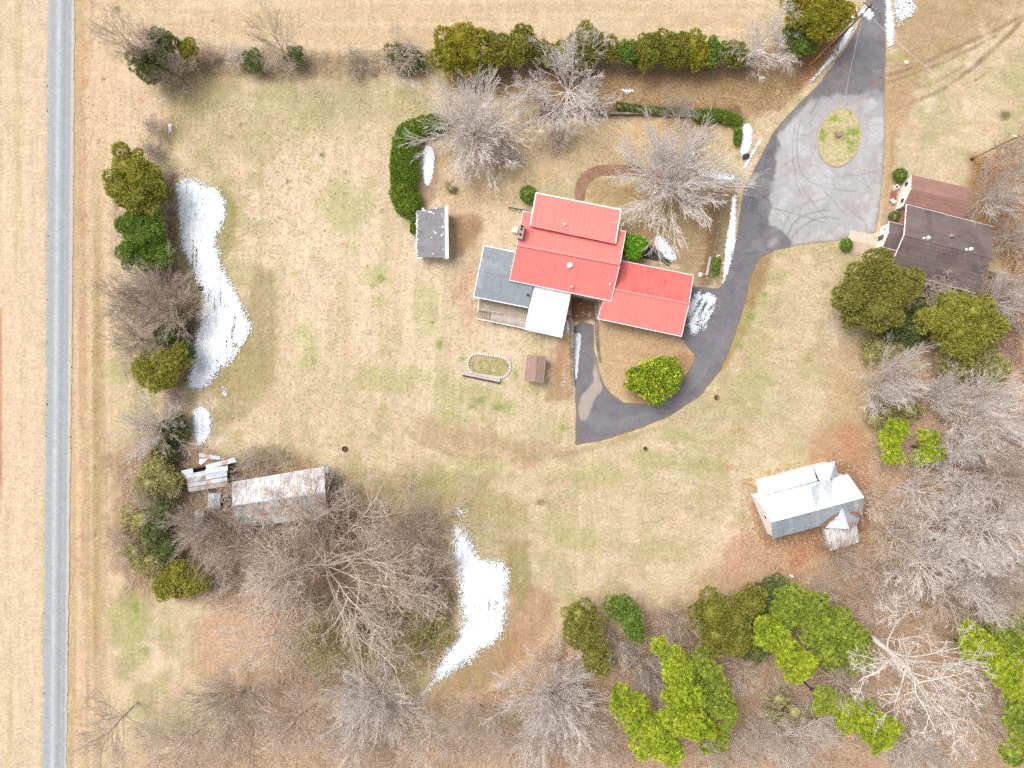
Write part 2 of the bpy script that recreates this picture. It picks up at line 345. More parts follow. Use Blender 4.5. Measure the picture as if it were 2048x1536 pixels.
region([(1780, 0), (BIG, -BIG), (BIG, 0), (2048, 10), (1960, 60), (1780, 210)], alb(176, 146, 96), 30, .75, 30, 40, 80)
region([(1765, 190), (1800, 170), (1830, 200), (1790, 300), (1790, 420), (1765, 460)], alb(196, 160, 116), 7, .8, 8, 20, 81)
region([(1790, 360), (1830, 340), (1780, 480), (1760, 460)], alb(206, 176, 150), 6, .7, 6, 16, 82)
region([(1940, 310), (BIG, 200), (BIG, 700), (2000, 640), (2010, 560), (1940, 420)], alb(170, 130, 92), 14, .8, 14, 26, 83)
region([(1960, 560), (2048, 560), (2048, 760), (1990, 700)], alb(138, 104, 92), 14, .9, 14, 26, 84)
region([(1640, 700), (1740, 690), (1740, 900), (1700, 930), (1660, 850)], alb(200, 168, 124), 24, .7, 18, 40, 85)
region([(1640, 850), (1735, 840), (1735, 960), (1680, 940), (1620, 930)], alb(198, 140, 102), 16, .7, 16, 26, 86)
region([(1500, 1050), (1640, 1090), (1600, 1170), (1480, 1180), (1400, 1160)], alb(202, 156, 118), 20, .7, 20, 40, 87)
region([(1560, 1080), (1640, 1075), (1640, 1120), (1590, 1130)], alb(190, 124, 86), 12, .8, 14, 20, 88)
region([(1500, 985), (1540, 960), (1680, 920), (1740, 960), (1740, 1060), (1700, 1120), (1640, 1100), (1530, 1090), (1505, 1040)], alb(164, 124, 96), 9, .9, 8, 22, 89)
region([(1000, 1080), (1060, 1080), (1060, 1200), (1020, 1330), (960, 1380), (880, 1380), (960, 1290), (1020, 1200)], alb(174, 144, 100), 14, .8, 14, 30, 90)
region([(1020, 1100), (1050, 1100), (1060, 1190), (1030, 1220)], alb(158, 160, 96), 12, .6, 12, 26, 91)
region([(1060, 1180), (1120, 1200), (1070, 1300), (1000, 1350), (1010, 1290)], alb(186, 142, 104), 14, .7, 14, 26, 92)
region([(430, 1200), (560, 1220), (580, 1380), (420, 1400), (380, 1300)], alb(202, 160, 128), 26, .7, 24, 40, 93)
region([(240, 1180), (290, 1190), (290, 1340), (250, 1350), (225, 1260)], alb(172, 170, 104), 14, .6, 16, 26, 94)
region([(700, 940), (900, 930), (1000, 960), (1060, 1060), (880, 1040), (700, 1000)], alb(176, 160, 104), 26, .7, 26, 40, 95)
region([(830, 830), (900, 850), (1150, 905), (1140, 925), (900, 905), (840, 890)], alb(184, 150, 106), 12, .6, 12, 26, 96)
region([(900, 580), (960, 490), (945, 600), (970, 640), (930, 650)], alb(204, 158, 132), 10, .6, 12, 20, 97)
region([(500, 900), (560, 890), (640, 930), (640, 945), (460, 960), (460, 920)], alb(170, 140, 98), 14, .7, 12, 24, 98)
region([(180, 120), (260, 120), (340, 220), (260, 300), (170, 300)], alb(226, 196, 164), 26, .7, 20, 40, 99)
region([(100, 850), (190, 1180), (185, 1300), (200, 1180)], olive, 6, .0, 4)
rs = np.random.RandomState(5)
# clay scars, green flushes and weeds
def spot(px, py, rx, ry, col, k=.8, rag=.5):
    global C
    ix = np.nonzero((abs(PX - px) < rx * 2.2) & (abs(PY - py) < ry * 2.2))[0]
    d = np.hypot((PX[ix] - px) / rx, (PY[ix] - py) / ry) + (fbm(PX[ix], PY[ix], max(6, min(rx, ry) * .9), int(px + py) % 200 + 100, 3) - .5) * 2 * rag
    m = (1 - sm(.45, 1.25, d)) * k
    C[ix] = C[ix] * (1 - m[:, None]) + np.asarray(col)[None, :] * m[:, None]
green = alb(150, 166, 70); green2 = alb(178, 182, 104)
for a in [(750, 555, 30, 22), (760, 605, 22, 14), (880, 690, 12, 14), (940, 790, 60, 26), (905, 835, 40, 18), (1010, 812, 28, 20), (1125, 856, 14, 12), (1490, 640, 20, 30), (1530, 590, 16, 14), (1460, 680, 16, 18), (1350, 870, 40, 16), (1310, 1120 - 200, 60, 20), (950, 930, 60, 22), (870, 960, 60, 16), (270, 1250, 22, 60), (230, 1230, 14, 20), (640, 230, 60, 30), (560, 190, 60, 20), (700, 420, 50, 80), (1200, 950, 60, 30), (1560, 545, 22, 14), (1800, 112, 14, 10), (1825, 150, 16, 10), (850, 620, 30, 60), (800, 760, 90, 30), (1060, 780, 20, 12), (1500, 760, 40, 30), (1400, 930, 70, 24), (1150, 1080, 70, 30), (330, 890, 40, 30), (230, 740, 20, 30), (620, 700, 40, 60)]:
    spot(*a, green2, .55, .7)
for a in [(1000, 815, 16, 9), (960, 800, 14, 8), (945, 812, 10, 7), (880, 690, 6, 8), (760, 555, 10, 8), (745, 572, 8, 6), (1125, 858, 7, 7), (1500, 634, 9, 9), (1530, 588, 7, 5), (1476, 690, 8, 6), (272, 1215, 9, 14), (290, 1300, 8, 6), (1003, 765, 12, 5), (1030, 745, 5, 12), (1430, 528, 6, 14), (1095, 765, 5, 8), (925, 716, 8, 5), (1700, 480, 8, 5)]:
    spot(*a, alb(128, 160, 52), .75, .6)
for a in [(172, 165, 8, 12), (281, 202, 8, 7), (168, 300, 4, 14), (168, 443, 5, 6), (175, 430, 4, 10), (95, 470, 4, 5), (170, 90, 6, 12), (1700, 890, 18, 44), (1686, 868, 12, 16), (1655, 900, 14, 8), (1455, 935, 12, 9), (1475, 860, 16, 8), (1600, 1105, 16, 9), (1475, 1130, 12, 7), (1120, 720, 12, 20), (725, 310, 5, 5), (690, 490, 5, 5), (1240, 870, 9, 12), (1060, 930, 30, 8), (505, 420, 6, 5), (960, 600, 7, 30), (875, 640, 5, 4), (1680, 105, 10, 24)]:
    spot(*a, clay, .55, .7)
for a in [(482, 250, 6, 5), (463, 274, 5, 4), (595, 258, 4, 4), (645, 310, 6, 6), (690, 345, 3, 3), (575, 362, 5, 6), (865, 645, 4, 4), (425, 43, 5, 3), (235, 18, 8, 7), (598, 205, 3, 3), (1590, 100, 10, 8), (780, 270, 3, 3), (190, 1070, 4, 5), (207, 158, 5, 5), (740, 665, 3, 3), (403, 577, 8, 8), (900, 375, 9, 10), (2010, 230, 12, 10), (1080, 1005, 14, 7)]:
    spot(*a, alb(128, 112, 66), .85, .5)
for k in range(420):           # small weeds and clods through the lawns
    a, b = rs.uniform(140, 1720), rs.uniform(140, 1180)
    spot(a, b, rs.uniform(2.5, 6), rs.uniform(2.5, 6), [alb(172, 168, 96), alb(196, 152, 116), alb(156, 136, 92), alb(236, 218, 194)][rs.randint(4)], .4, .5)
# tyre ruts across the corner field and the track ahead of the drive
def rut(pts, wd, col, k, seed=3):
    global C
    pts = smooth(pts, 3, False); a = np.array(pts)
    ix = np.nonzero((PX > a[:, 0].min() - 20) & (PX < a[:, 0].max() + 20) & (PY > a[:, 1].min() - 20) & (PY < a[:, 1].max() + 20))[0]
    d = seg_dist(PX[ix], PY[ix], pts); m = (1 - sm(wd * .3, wd, d)) * k * (.5 + .5 * sm(.3, .6, vnoise(PX[ix], PY[ix], 18, None, seed)))
    C[ix] = C[ix] * (1 - m[:, None]) + np.asarray(col)[None, :] * m[:, None]
rc = alb(164, 132, 104)
for pts, wd, k in [([(1775, 150), (1830, 135), (1900, 100), (1990, 62), (2048, 30)], 6, .8), ([(1775, 165), (1850, 140), (1930, 105), (1990, 72)], 5, .7), ([(1820, 182), (1880, 160), (1930, 130)], 4, .5), ([(1820, 205), (1890, 180), (1960, 120), (2040, 50)], 5, .8),
                   ([(1935, 145), (1990, 100), (2048, 35)], 6, .8), ([(1950, 162), (1985, 136)], 4, .8), ([(1780, 225), (1820, 208)], 3, .5), ([(1790, 260), (1782, 300), (1786, 330)], 4, .5),
                   ([(1150, 905), (1060, 920), (900, 915), (800, 860), (790, 800)], 9, .35), ([(1160, 900), (1250, 880), (1330, 850)], 7, .35), ([(1025, 950), (880, 960), (700, 1000)], 12, .3),
                   ([(540, 540), (545, 740)], 5, .35), ([(520, 540), (524, 760)], 5, .35), ([(400, 112), (700, 128), (870, 118)], 7, .45), ([(1240, 228), (1480, 232)], 8, .3)]:
    rut(pts, wd, rc, k)

for a, k in (([(1000, 940), (1500, 860), (1700, 820), (1640, 1000), (1400, 1060), (1100, 1050)], .2), ([(1490, 620), (1560, 540), (1720, 700), (1700, 860), (1480, 860), (1440, 780)], .15), ([(350, 160), (880, 170), (780, 260), (560, 300), (400, 330)], .5), ([(540, 760), (1140, 800), (1140, 880), (700, 900), (560, 860)], .2), ([(1060, 1050), (1330, 1060), (1250, 1180), (1070, 1160)], .2)):
    region(a, alb(184, 172, 118), 60, k, 60, 50, 120 + len(a))
Lm = C @ np.array([.3, .6, .1]); C = C * .82 + Lm[:, None] * np.array([.185, .18, .165]); C = C * np.array([1.02, .985, .955])
wm = sm(-20, 20, sdist(PX, PY, wood)); C *= (1 + wm * (fbm(PX, PY, 14, 78, 3) - .5) * .55 + wm * .10)[:, None]
C *= (.93 + .14 * vnoise(PX, PY, 5.5, None, 77))[:, None]
C *= (1 + .16 * (vnoise(PX + 10 * n2, PY, 4.5, 46, 79) - .5) * (PX < 1200) * (1 - wm) + .14 * (vnoise(PX + .3 * PY, PY - .2 * PX, 40, 5, 80) - .5) * (PX >= 1200) * (1 - wm))[:, None]; C *= (.95 + .10 * n2)[:, None]
Z = gh(X, Y) + (fbm(X, Y, 9, 301, 3) - .5) * .10 * (np.hypot(X, Y) < 300)
nxg, nyg = len(gx), len(gy)
I = np.arange(nxg * nyg).reshape(nyg, nxg)
F = np.stack([I[:-1, :-1], I[:-1, 1:], I[1:, 1:], I[1:, :-1]], -1).reshape(-1, 4)
# keep the sheet a little under every paved surface
PAVE_DROP = .09
DRIVE = [(1737, -80), (1735, 0), (1712, 60), (1690, 100), (1640, 165), (1600, 205), (1560, 248), (1542, 272), (1528, 300), (1508, 340), (1487, 378), (1478, 440), (1468, 500), (1450, 562), (1437, 578), (1400, 574), (1360, 575), (1330, 660), (1362, 676), (1391, 714), (1372, 752), (1345, 790), (1300, 808), (1250, 806), (1222, 788), (1205, 762), (1197, 742), (1191, 700), (1190.5, 648), (1163, 640), (1147, 655), (1147, 700), (1149, 760), (1152, 820), (1150, 890), (1200, 882), (1280, 857), (1340, 832), (1400, 792), (1440, 742), (1463, 690), (1486, 620), (1500, 560), (1518, 517), (1550, 500), (1600, 490), (1680, 480), (1697, 472), (1752, 466), (1758, 430), (1765, 370), (1770, 300), (1770, 200), (1771, 100), (1772, 0), (1772, -80)]
LANE = [(95, -60), (150, -60), (148, 300), (144, 700), (139, 1100), (132, 1600), (84, 1600), (90, 1100), (94, 700), (95, 300)]
def rough(poly, step, amp, seed):
    out = []; rr = np.random.RandomState(seed); n = len(poly)
    for k in range(n):
        a, b = poly[k], poly[(k + 1) % n]; L = math.hypot(b[0] - a[0], b[1] - a[1]); m = max(1, int(L / step)); nx, ny = (b[1] - a[1]) / L, -(b[0] - a[0]) / L
        for i in range(m):
            t = i / m; o = (rr.rand() - .5) * 2 * amp if (i or amp > 0) else 0; out.append((a[0] + (b[0] - a[0]) * t + nx * o, a[1] + (b[1] - a[1]) * t + ny * o))
    return out
DRIVE = smooth(rough(DRIVE, 9, .9, 3), 1); LANE = smooth(rough(LANE, 14, 1.5, 4), 1)
ISLE = ring(1678, 275, 41, 58, R(12), 48)
for poly in (DRIVE, LANE, [(1150, 400), (1190, 400), (1190, 355), (1210, 350), (1450, 375), (1450, 335), (1210, 328), (1165, 340), (1148, 360)]):
    ix = np.nonzero((PX > 60) & (PX < 1800) & (PY > -90) & (PY < 1610))[0]
    s = sdist(PX[ix], PY[ix], poly); Z[ix] -= PAVE_DROP * sm(-4, 3, s)
Z = np.where(np.hypot(X, Y) < 300, Z + .0, Z)
g = mesh('ground', np.stack([X, Y, Z], -1), F, M['ground'], cols=np.clip(C, .01, .9)); g['kind'] = 'structure'
g['label'] = 'dry winter grass and leaf-strewn ground around the houses'

# ------------------------------------------------------------------ laid sheets
def sheet(name, pts, cell, dz, mat, colfn, hole=None, keepfn=None, height=None, thick=0, kind='structure', label=None, snap=True, lift=None):
    """a surface cut to an outline given in photograph pixels; follows the ground"""
    a = np.array(pts); x0, x1 = a[:, 0].min() - cell, a[:, 0].max() + cell; y0, y1 = a[:, 1].min() - cell, a[:, 1].max() + cell
    xs = np.arange(x0, x1 + cell, cell); ys = np.arange(y0, y1 + cell, cell)
    A, B = np.meshgrid(xs, ys); rr = np.random.RandomState(7)
    if keepfn is not None: A = A + (rr.rand(*A.shape) - .5) * cell * .6; B = B + (rr.rand(*A.shape) - .5) * cell * .6
    ca = (A[:-1, :-1] + A[1:, 1:]) / 2; cb = (B[:-1, :-1] + B[1:, 1:]) / 2
    s = sdist(ca.ravel(), cb.ravel(), pts).reshape(ca.shape)
    if hole: s = np.minimum(s, -sdist(ca.ravel(), cb.ravel(), hole).reshape(ca.shape))
    keep = (s > 0) if keepfn is None else keepfn(ca, cb, s)
    Ii = np.arange(A.size).reshape(A.shape)
    Q = np.stack([Ii[:-1, :-1], Ii[1:, :-1], Ii[1:, 1:], Ii[:-1, 1:]], -1)[keep]
    used = np.unique(Q); rem = np.full(A.size, -1); rem[used] = np.arange(len(used)); Q = rem[Q]
    vx = A.ravel()[used].copy(); vy = B.ravel()[used].copy()
    if snap and keepfn is None:      # pull edge vertices to the outline
        for poly in ([pts] + ([hole] if hole else [])):
            best = np.full(vx.shape, 1e9); bx = vx.copy(); by = vy.copy(); n = len(poly)
            for k in range(n):
                ax, ay = poly[k]; cx_, cy_ = poly[(k + 1) % n]; dx, dy = cx_ - ax, cy_ - ay
                t = np.clip(((vx - ax) * dx + (vy - ay) * dy) / (dx * dx + dy * dy + 1e-9), 0, 1); qx = ax + t * dx; qy = ay + t * dy
                d = np.hypot(vx - qx, vy - qy); m = d < best; best = np.where(m, d, best); bx = np.where(m, qx, bx); by = np.where(m, qy, by)
            m = best < cell * .75; vx = np.where(m, bx, vx); vy = np.where(m, by, vy)
    wx = (vx - 1024) * MPP; wy = (768 - vy) * MPP
    z = gh(wx, wy) + dz
    if height is not None: z = z + height(vx, vy)
    o = mesh(name, np.stack([wx, wy, z], -1), Q, mat, cols=np.clip(colfn(vx, vy), .01, .9))
    o['kind'] = kind
    if label: o['label'] = label
    return o

LIGHT = smooth([(1613, 200), (1580, 237), (1553, 271), (1559, 287), (1553, 312), (1547, 346), (1540, 375), (1542, 417), (1536, 450), (1563, 462), (1580, 479), (1582, 500), (1672, 495), (1700, 480), (1760, 480), (1790, 340), (1790, 200), (1755, 172), (1713, 190), (1672, 186)], 2)
PALE = smooth([(1190, 700), (1196, 744), (1209, 782), (1186, 801), (1176, 840), (1156, 844), (1156, 799), (1178, 778), (1190, 744)], 2)
CRACKS = []
rs = np.random.RandomState(11)
def crack(x, y, ang, L):
    pts = [(x, y)]
    for k in range(int(L / 6)):
        ang += rs.uniform(-.45, .45); x += 6 * math.cos(ang); y += 6 * math.sin(ang); pts.append((x, y))
    return pts
for a in [(1560, 335, .05, 70), (1630, 330, .8, 60), (1600, 330, 2.0, 60), (1640, 370, -.6, 40), (1580, 250, 1.1, 60), (1610, 215, 1.9, 70), (1545, 415, .3, 110), (1650, 380, 1.4, 80), (1716, 330, .7, 60), (1730, 250, .1, 40), (1590, 445, -.4, 60), (1700, 420, .2, 50), (1620, 440, 1.6, 50), (1640, 205, 2.2, 60), (1700, 240, -1.2, 40), (1560, 300, -1.2, 40), (1690, 350, .3, 70), (1720, 400, 1.8, 60)]:
    CRACKS.append((crack(*a), .75, .35))
for p_, wd, k in [([(1575, 470), (1590, 440), (1620, 425), (1660, 420)], 1.3, .4), ([(1565, 460), (1580, 425), (1610, 405), (1650, 398)], 1.1, .3), ([(1585, 475), (1600, 455), (1640, 432), (1678, 438)], 1.4, .4),
                  ([(1590, 250), (1583, 300), (1590, 350), (1620, 400), (1655, 440)], 1.5, .25), ([(1600, 240), (1592, 290), (1600, 350), (1640, 376), (1712, 383)], 1.5, .3), ([(1540, 415), (1600, 430), (1650, 446)], 1.0, .45), ([(1612, 205), (1590, 232)], 3, .35), ([(1640, 195), (1622, 226)], 3, .35), ([(1600, 215), (1565, 260)], 2, .3)]:
    CRACKS.append((smooth(p_, 2, False), wd, k))
def drive_col(x, y):
    c = np.tile(alb(128, 127, 131), (len(x), 1)); n = fbm(x, y, 40, 201); nn = fbm(x, y, 14, 202, 3)
    c = mix(c, alb(152, 149, 150), sm(.45, .7, n) * .7); c = mix(c, alb(106, 102, 108), sm(.5, .7, nn) * .5)
    c = mix(c, alb(132, 128, 134), sm(480, 640, y) * .5)
    s = sdist(x, y, LIGHT) + (nn - .5) * 14; c = mix(c, alb(188, 187, 187), sm(-4, 6, s) * sm(150, 215, y + (nn - .5) * 40))
    L = sm(0, 10, s); c = mix(c, alb(206, 204, 206), L * sm(.5, .62, fbm(x, y, 50, 203)) * .7); c = mix(c, alb(178, 172, 170), L * sm(.55, .68, fbm(x, y, 24, 204)) * .6)
    c = mix(c, alb(164, 152, 150), (1 - sm(170, 260, y)) * sm(60, 150, y) * .35 * sm(.4, .6, nn))
    s = sdist(x, y, PALE) + (nn - .5) * 8; c = mix(c, alb(184, 170, 160), sm(-1.5, 2, s))
    c = mix(c, alb(176, 170, 158), (1 - sm(0, 9, seg_dist(x, y, [(1540, 490), (1550, 480)]))) * .7)
    c = mix(c, alb(188, 180, 170), sm(-2, 3, sdist(x, y, [(1468, 345), (1520, 345), (1505, 372), (1480, 372)])) * .7)
    d = seg_dist(x, y, [(1215, 850), (1320, 820), (1400, 760), (1440, 690), (1460, 640)]); c = mix(c, alb(150, 142, 142), np.exp(-(d / 5) ** 2) * .5)
    d = seg_dist(x, y, [(1648, 155), (1690, 132), (1770, 125)]); c = mix(c, alb(170, 140, 122), np.exp(-(d / 4) ** 2) * .5 * sm(.4, .6, nn))
    d = seg_dist(x, y, [(1740, 175), (1775, 155)]); c = mix(c, alb(170, 140, 122), np.exp(-(d / 3) ** 2) * .5)
    for p, wd, k in CRACKS:
        a = np.array(p); ix = np.nonzero((x > a[:, 0].min() - 6) & (x < a[:, 0].max() + 6) & (y > a[:, 1].min() - 6) & (y < a[:, 1].max() + 6))[0]
        if len(ix): m = np.exp(-(seg_dist(x[ix], y[ix], p) / wd) ** 2) * k; c[ix] = c[ix] * (1 - m[:, None]) + alb(84, 78, 78)[None, :] * m[:, None]
    e = np.minimum(sdist(x, y, DRIVE), 99); c = mix(c, alb(150, 128, 104), (1 - sm(0, 5 + 5 * nn, e)) * .55)
    return c * (.94 + .12 * vnoise(x, y, 3.5, None, 205))[:, None]
sheet('asphalt_driveway', DRIVE, 1.5, .012, M['asphalt'], drive_col, hole=ISLE, label='dark and pale grey asphalt driveway widening into a turning court')
def lane_col(x, y):
    u = x - (122 - 14 * y / 1536); c = np.tile(alb(182, 186, 190), (len(x), 1)); n = fbm(x, y, 20, 210)
    c = mix(c, alb(226, 226, 224), np.exp(-((u + 4) / 3.5) ** 2) * (.15 + .55 * n)); c = mix(c, alb(222, 218, 212), np.exp(-((u - 24) / 2.5) ** 2) * .7)
    c = mix(c, alb(152, 156, 164), np.exp(-((u - 8) / 5) ** 2) * .55); c = mix(c, alb(164, 172, 180), np.exp(-((u + 15) / 6) ** 2) * .4); c = mix(c, alb(158, 160, 166), np.exp(-((u - 18) / 3) ** 2) * .4)
    c = mix(c, alb(206, 192, 166), sm(20, 26, abs(u)) * .6)
    return c * (.92 + .16 * vnoise(x, y, 3, None, 211))[:, None]
sheet('gravel_lane', LANE, 2.0, .015, M['gravel'], lane_col, label='straight pale gravel lane along the left fields')
def flat(c, am=.1, seed=1):
    def f(x, y): return np.tile(c, (len(x), 1)) * (1 - am + 2 * am * fbm(x, y, 12, seed, 3))[:, None]
    return f
bp_ = smooth([(1149, 402), (1150, 372), (1158, 352), (1178, 336), (1210, 329), (1260, 330), (1330, 336), (1400, 342), (1400, 364), (1330, 358), (1260, 352), (1212, 350), (1190, 355), (1176, 366), (1170, 385), (1170, 402)], 2)
brick_col = lambda x, y: np.tile(alb(168, 128, 108), (len(x), 1)) * (.78 + .44 * fbm(x, y, 9, 222, 3))[:, None]
M['brickattr'] = mk('old_brick_paving', (0, 0, 0), .2, 1, .95, fine=.25, fscale=5, attr=True)
sheet('brick_walk', bp_, 2, .0, M['brickattr'], brick_col, label='curved red brick garden walk to the front of the red-roofed house')
sheet('stone_walk', [(1398, 342), (1472, 346), (1484, 350), (1480, 376), (1398, 364)], 2, .004, M['gravel'], flat(alb(186, 180, 164), .15, 5), label='short grey stone walk from the driveway into the front garden')
sheet('concrete_walk', [(1701, 459), (1757, 470), (1751, 490), (1695, 480)], 2, .03, M['gravel'], flat(alb(230, 214, 198), .06, 6), label='pale concrete walk to the porch of the shingled house')
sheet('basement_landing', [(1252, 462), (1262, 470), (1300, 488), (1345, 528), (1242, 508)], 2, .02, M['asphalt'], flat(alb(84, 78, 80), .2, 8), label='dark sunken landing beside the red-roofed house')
sheet('driveway_island', ISLE, 2, .12, M['ground'], lambda x, y: mix(mix(np.tile(alb(204, 190, 146), (len(x), 1)), alb(142, 164, 68), sm(.42, .6, fbm(x, y, 26, 231)) * (1 - sm(280, 320, y)) * .9), alb(140, 108, 84), np.exp(-(np.hypot(x - 1676, y - 270) / 9) ** 2)) * (.85 + .3 * vnoise(x, y, 4, None, 9))[:, None], label='oval grass island in the middle of the turning court')
mbk = MB(); q = ring(1678, 275, 41.5, 58.5, R(12), 96)
for k in range(96):
    a = P(*q[k], 0); b = P(*q[(k + 1) % 96], 0); mbk.bar((a.x, a.y, .14), (b.x, b.y, .14), .22, .2)
o = mbk.done('island_kerb', mk('pale_kerb', alb(206, 184, 150), .2, 2, .95)); setp(o, kind='structure')

# ------------------------------------------------------------------ snow patches
def snow(label, pts, feather, hole=.0, cell=1.15, sm_n=2, streak=1, dens=1.0, coh=.35, tint=0, seed=0, dz=.02, mat='snow'):
    pts = smooth(pts, sm_n)
    def keep(a, b, s):
        n = coh * (vnoise(a, b, 5, 5, 401 + seed) if coh < .5 else vnoise(a + b * .6, b - a * .6, 7, 22, 401 + seed)) + (1 - coh) * np.random.RandomState(40 + seed).rand(*a.shape)
        big = fbm(a, b, 34, 403 + seed)
        lim = sm(-feather, feather * 1.9, s + (big - .5) * feather * 1.4) * dens
        h = .6 * vnoise(a, b, 4, 12 * streak, 404 + seed) + .4 * vnoise(a, b, 30, 70, 409 + seed)
        return (n < lim * 1.15) & (s > -feather * 1.3) & ~((h > .86 - hole * .55) & (n > .55)) & (n < 1.02 - hole * .22)
    def hgt(x, y):
        s = sdist(x, y, pts); return .16 * sm(-feather, 14, s) * (.3 + 1.3 * fbm(x, y, 7, 405, 3)) + .05 * vnoise(x, y, 2.5, None, 408)
    def col(x, y):
        n = fbm(x, y, 30, 406 + seed); v = vnoise(x, y, 3, 12, 407); c = np.tile([.74, .77, .80], (len(x), 1))
        e = sm(-feather, 7, sdist(x, y, pts)); c = mix(c, [.50, .52, .54], (1 - e) * .7); c = mix(c, [.50, .55, .60], np.clip(sm(.45, .72, n * .6 + v * .4) * .85 + tint, 0, 1)); return c
    big = [(p[0], p[1]) for p in pts]
    cxm = sum(p[0] for p in pts) / len(pts); cym = sum(p[1] for p in pts) / len(pts)
    a = np.array(pts); x0, x1 = a[:, 0].min() - feather, a[:, 0].max() + feather; y0, y1 = a[:, 1].min() - feather, a[:, 1].max() + feather
    xs = np.arange(x0, x1 + cell, cell); ys = np.arange(y0, y1 + cell, cell); A, B = np.meshgrid(xs, ys); rr = np.random.RandomState(7 + seed)
    A = A + (rr.rand(*A.shape) - .5) * cell * .9; B = B + (rr.rand(*B.shape) - .5) * cell * .9
    ca = (A[:-1, :-1] + A[1:, 1:]) / 2; cb = (B[:-1, :-1] + B[1:, 1:]) / 2
    s = sdist(ca.ravel(), cb.ravel(), pts).reshape(ca.shape); k = keep(ca, cb, s)
    Ii = np.arange(A.size).reshape(A.shape); Q = np.stack([Ii[:-1, :-1], Ii[1:, :-1], Ii[1:, 1:], Ii[:-1, 1:]], -1)[k]
    used = np.unique(Q); rem = np.full(A.size, -1); rem[used] = np.arange(len(used)); Q = rem[Q]; vx = A.ravel()[used]; vy = B.ravel()[used]
    wx = (vx - 1024) * MPP; wy = (768 - vy) * MPP; z = gh(wx, wy) + .06 + dz + hgt(vx, vy)
    o = mesh('snow_patch', np.stack([wx, wy, z], -1), Q, M[mat], cols=col(vx, vy)); return setp(o, label, None, 'melting snow patches', 'stuff')
snow('long winding patch of melting snow beside the evergreens along the lane', [(352, 366), (366, 352), (400, 366), (435, 372), (452, 400), (450, 440), (432, 480), (440, 520), (462, 560), (490, 610), (504, 645), (500, 680), (470, 715), (440, 745), (410, 775), (378, 782), (374, 770), (384, 700), (390, 650), (412, 600), (384, 550), (362, 500), (354, 430)], 12, .20, streak=2.2)
snow('short thin snow patch below the long winding snow', [(385, 815), (410, 812), (426, 835), (424, 870), (408, 890), (390, 892), (383, 850)], 8, .15, seed=1, dens=.95)
snow('tiny upright snow patch beside a leafless hedge bush', [(337, 246), (345, 248), (345, 262), (339, 270), (335, 260)], 2, 0, cell=1.2, seed=2)
snow('broad snow drift right of the giant bare oak', [(902, 1058), (918, 1050), (940, 1075), (975, 1120), (1015, 1125), (1018, 1180), (1012, 1230), (1000, 1290), (950, 1310), (905, 1350), (870, 1360), (860, 1340), (900, 1300), (920, 1250), (918, 1190), (908, 1120)], 16, .14, streak=1.6, seed=3)
snow('thin scattered tail of snow flecks below the broad drift', [(880, 1335), (900, 1345), (870, 1375), (830, 1410), (806, 1426), (815, 1408), (850, 1375)], 6, .3, dens=.5, seed=4)
snow('narrow snow strip inside the clipped L-shaped hedge', [(846, 292), (860, 290), (870, 300), (870, 330), (862, 372), (848, 372), (845, 330)], 3, .05, seed=5)
snow('snow on the grass beside the sunken landing', [(1303, 478), (1330, 470), (1345, 500), (1358, 518), (1345, 528), (1325, 515)], 5, .12, seed=6)
snow('churned snow on the asphalt at the garage wall', [(1378, 582), (1410, 580), (1436, 596), (1434, 625), (1415, 655), (1395, 680), (1380, 668), (1364, 650)], 8, .3, dens=.58, coh=.62, tint=.35, seed=7)
snow('long snow bank along the left edge of the driveway', [(1462, 392), (1474, 388), (1474, 430), (1470, 490), (1462, 530), (1452, 560), (1443, 572), (1444, 540), (1452, 480), (1458, 430)], 4, .10, seed=8, dens=.95)
snow('snow bank at the wall corner beside the turning court', [(1482, 248), (1500, 244), (1506, 262), (1502, 300), (1490, 318), (1478, 312), (1480, 280)], 3, .05, seed=9)
snow('thin slanting snow streak next to the black bin', [(1518, 278), (1526, 280), (1506, 310), (1494, 340), (1480, 342), (1492, 320)], 3, .15, seed=10, dens=.85)
snow('snow under the round bare tree by the walk', [(1402, 340), (1440, 342), (1470, 350), (1470, 366), (1430, 366), (1404, 358)], 6, .25, seed=11, dens=.75)
snow('narrow snow bank left of the upper driveway', [(1706, 20), (1716, 16), (1706, 60), (1690, 95), (1650, 140), (1622, 168), (1614, 166), (1640, 135), (1672, 100), (1696, 55)], 3.5, .12, seed=12, dens=.9)
snow('white snow bank on the right edge of the upper driveway', [(1770, -20), (1782, 0), (1790, 50), (1788, 92), (1772, 96), (1768, 40)], 4, .1, seed=13, streak=2, dens=.85)
snow('thin snow veil on the grass in the upper right', [(1786, -10), (1826, -10), (1832, 20), (1826, 40), (1812, 34), (1796, 60), (1786, 40)], 7, .35, seed=14, dens=.6)
snow('small snow heap under the utility pole on the driveway', [(1718, 12), (1738, 8), (1750, 30), (1742, 46), (1730, 42), (1722, 30)], 5, .2, seed=15, dens=.7, tint=.3)
snow('snow strip lying in the sunken basement drive', [(1147.5, 664), (1165, 664), (1163, 690), (1158, 720), (1156, 750), (1151, 764), (1148.5, 740), (1147.5, 700)], 1.5, .0, seed=16, tint=.35, dz=.0)
snow('small snow strip between the white porch roof and wall', [(1131, 640), (1138, 642), (1139, 664), (1134, 668)], 1.5, .0, seed=17, tint=.2)
snow('faint snow streak behind the garden wall north', [(1236, 178), (1262, 178), (1275, 184), (1250, 188)], 4, .2, seed=18, dens=.7)
snow('sprinkle of snow crumbs in the grass by the long patch', [(440, 768), (452, 766), (460, 790), (444, 800)], 4, .2, seed=19, dens=.35)
snow('pale snow sprinkle behind the broad drift', [(900, 1010), (940, 1010), (950, 1040), (910, 1045)], 6, .3, seed=20, dens=.30)
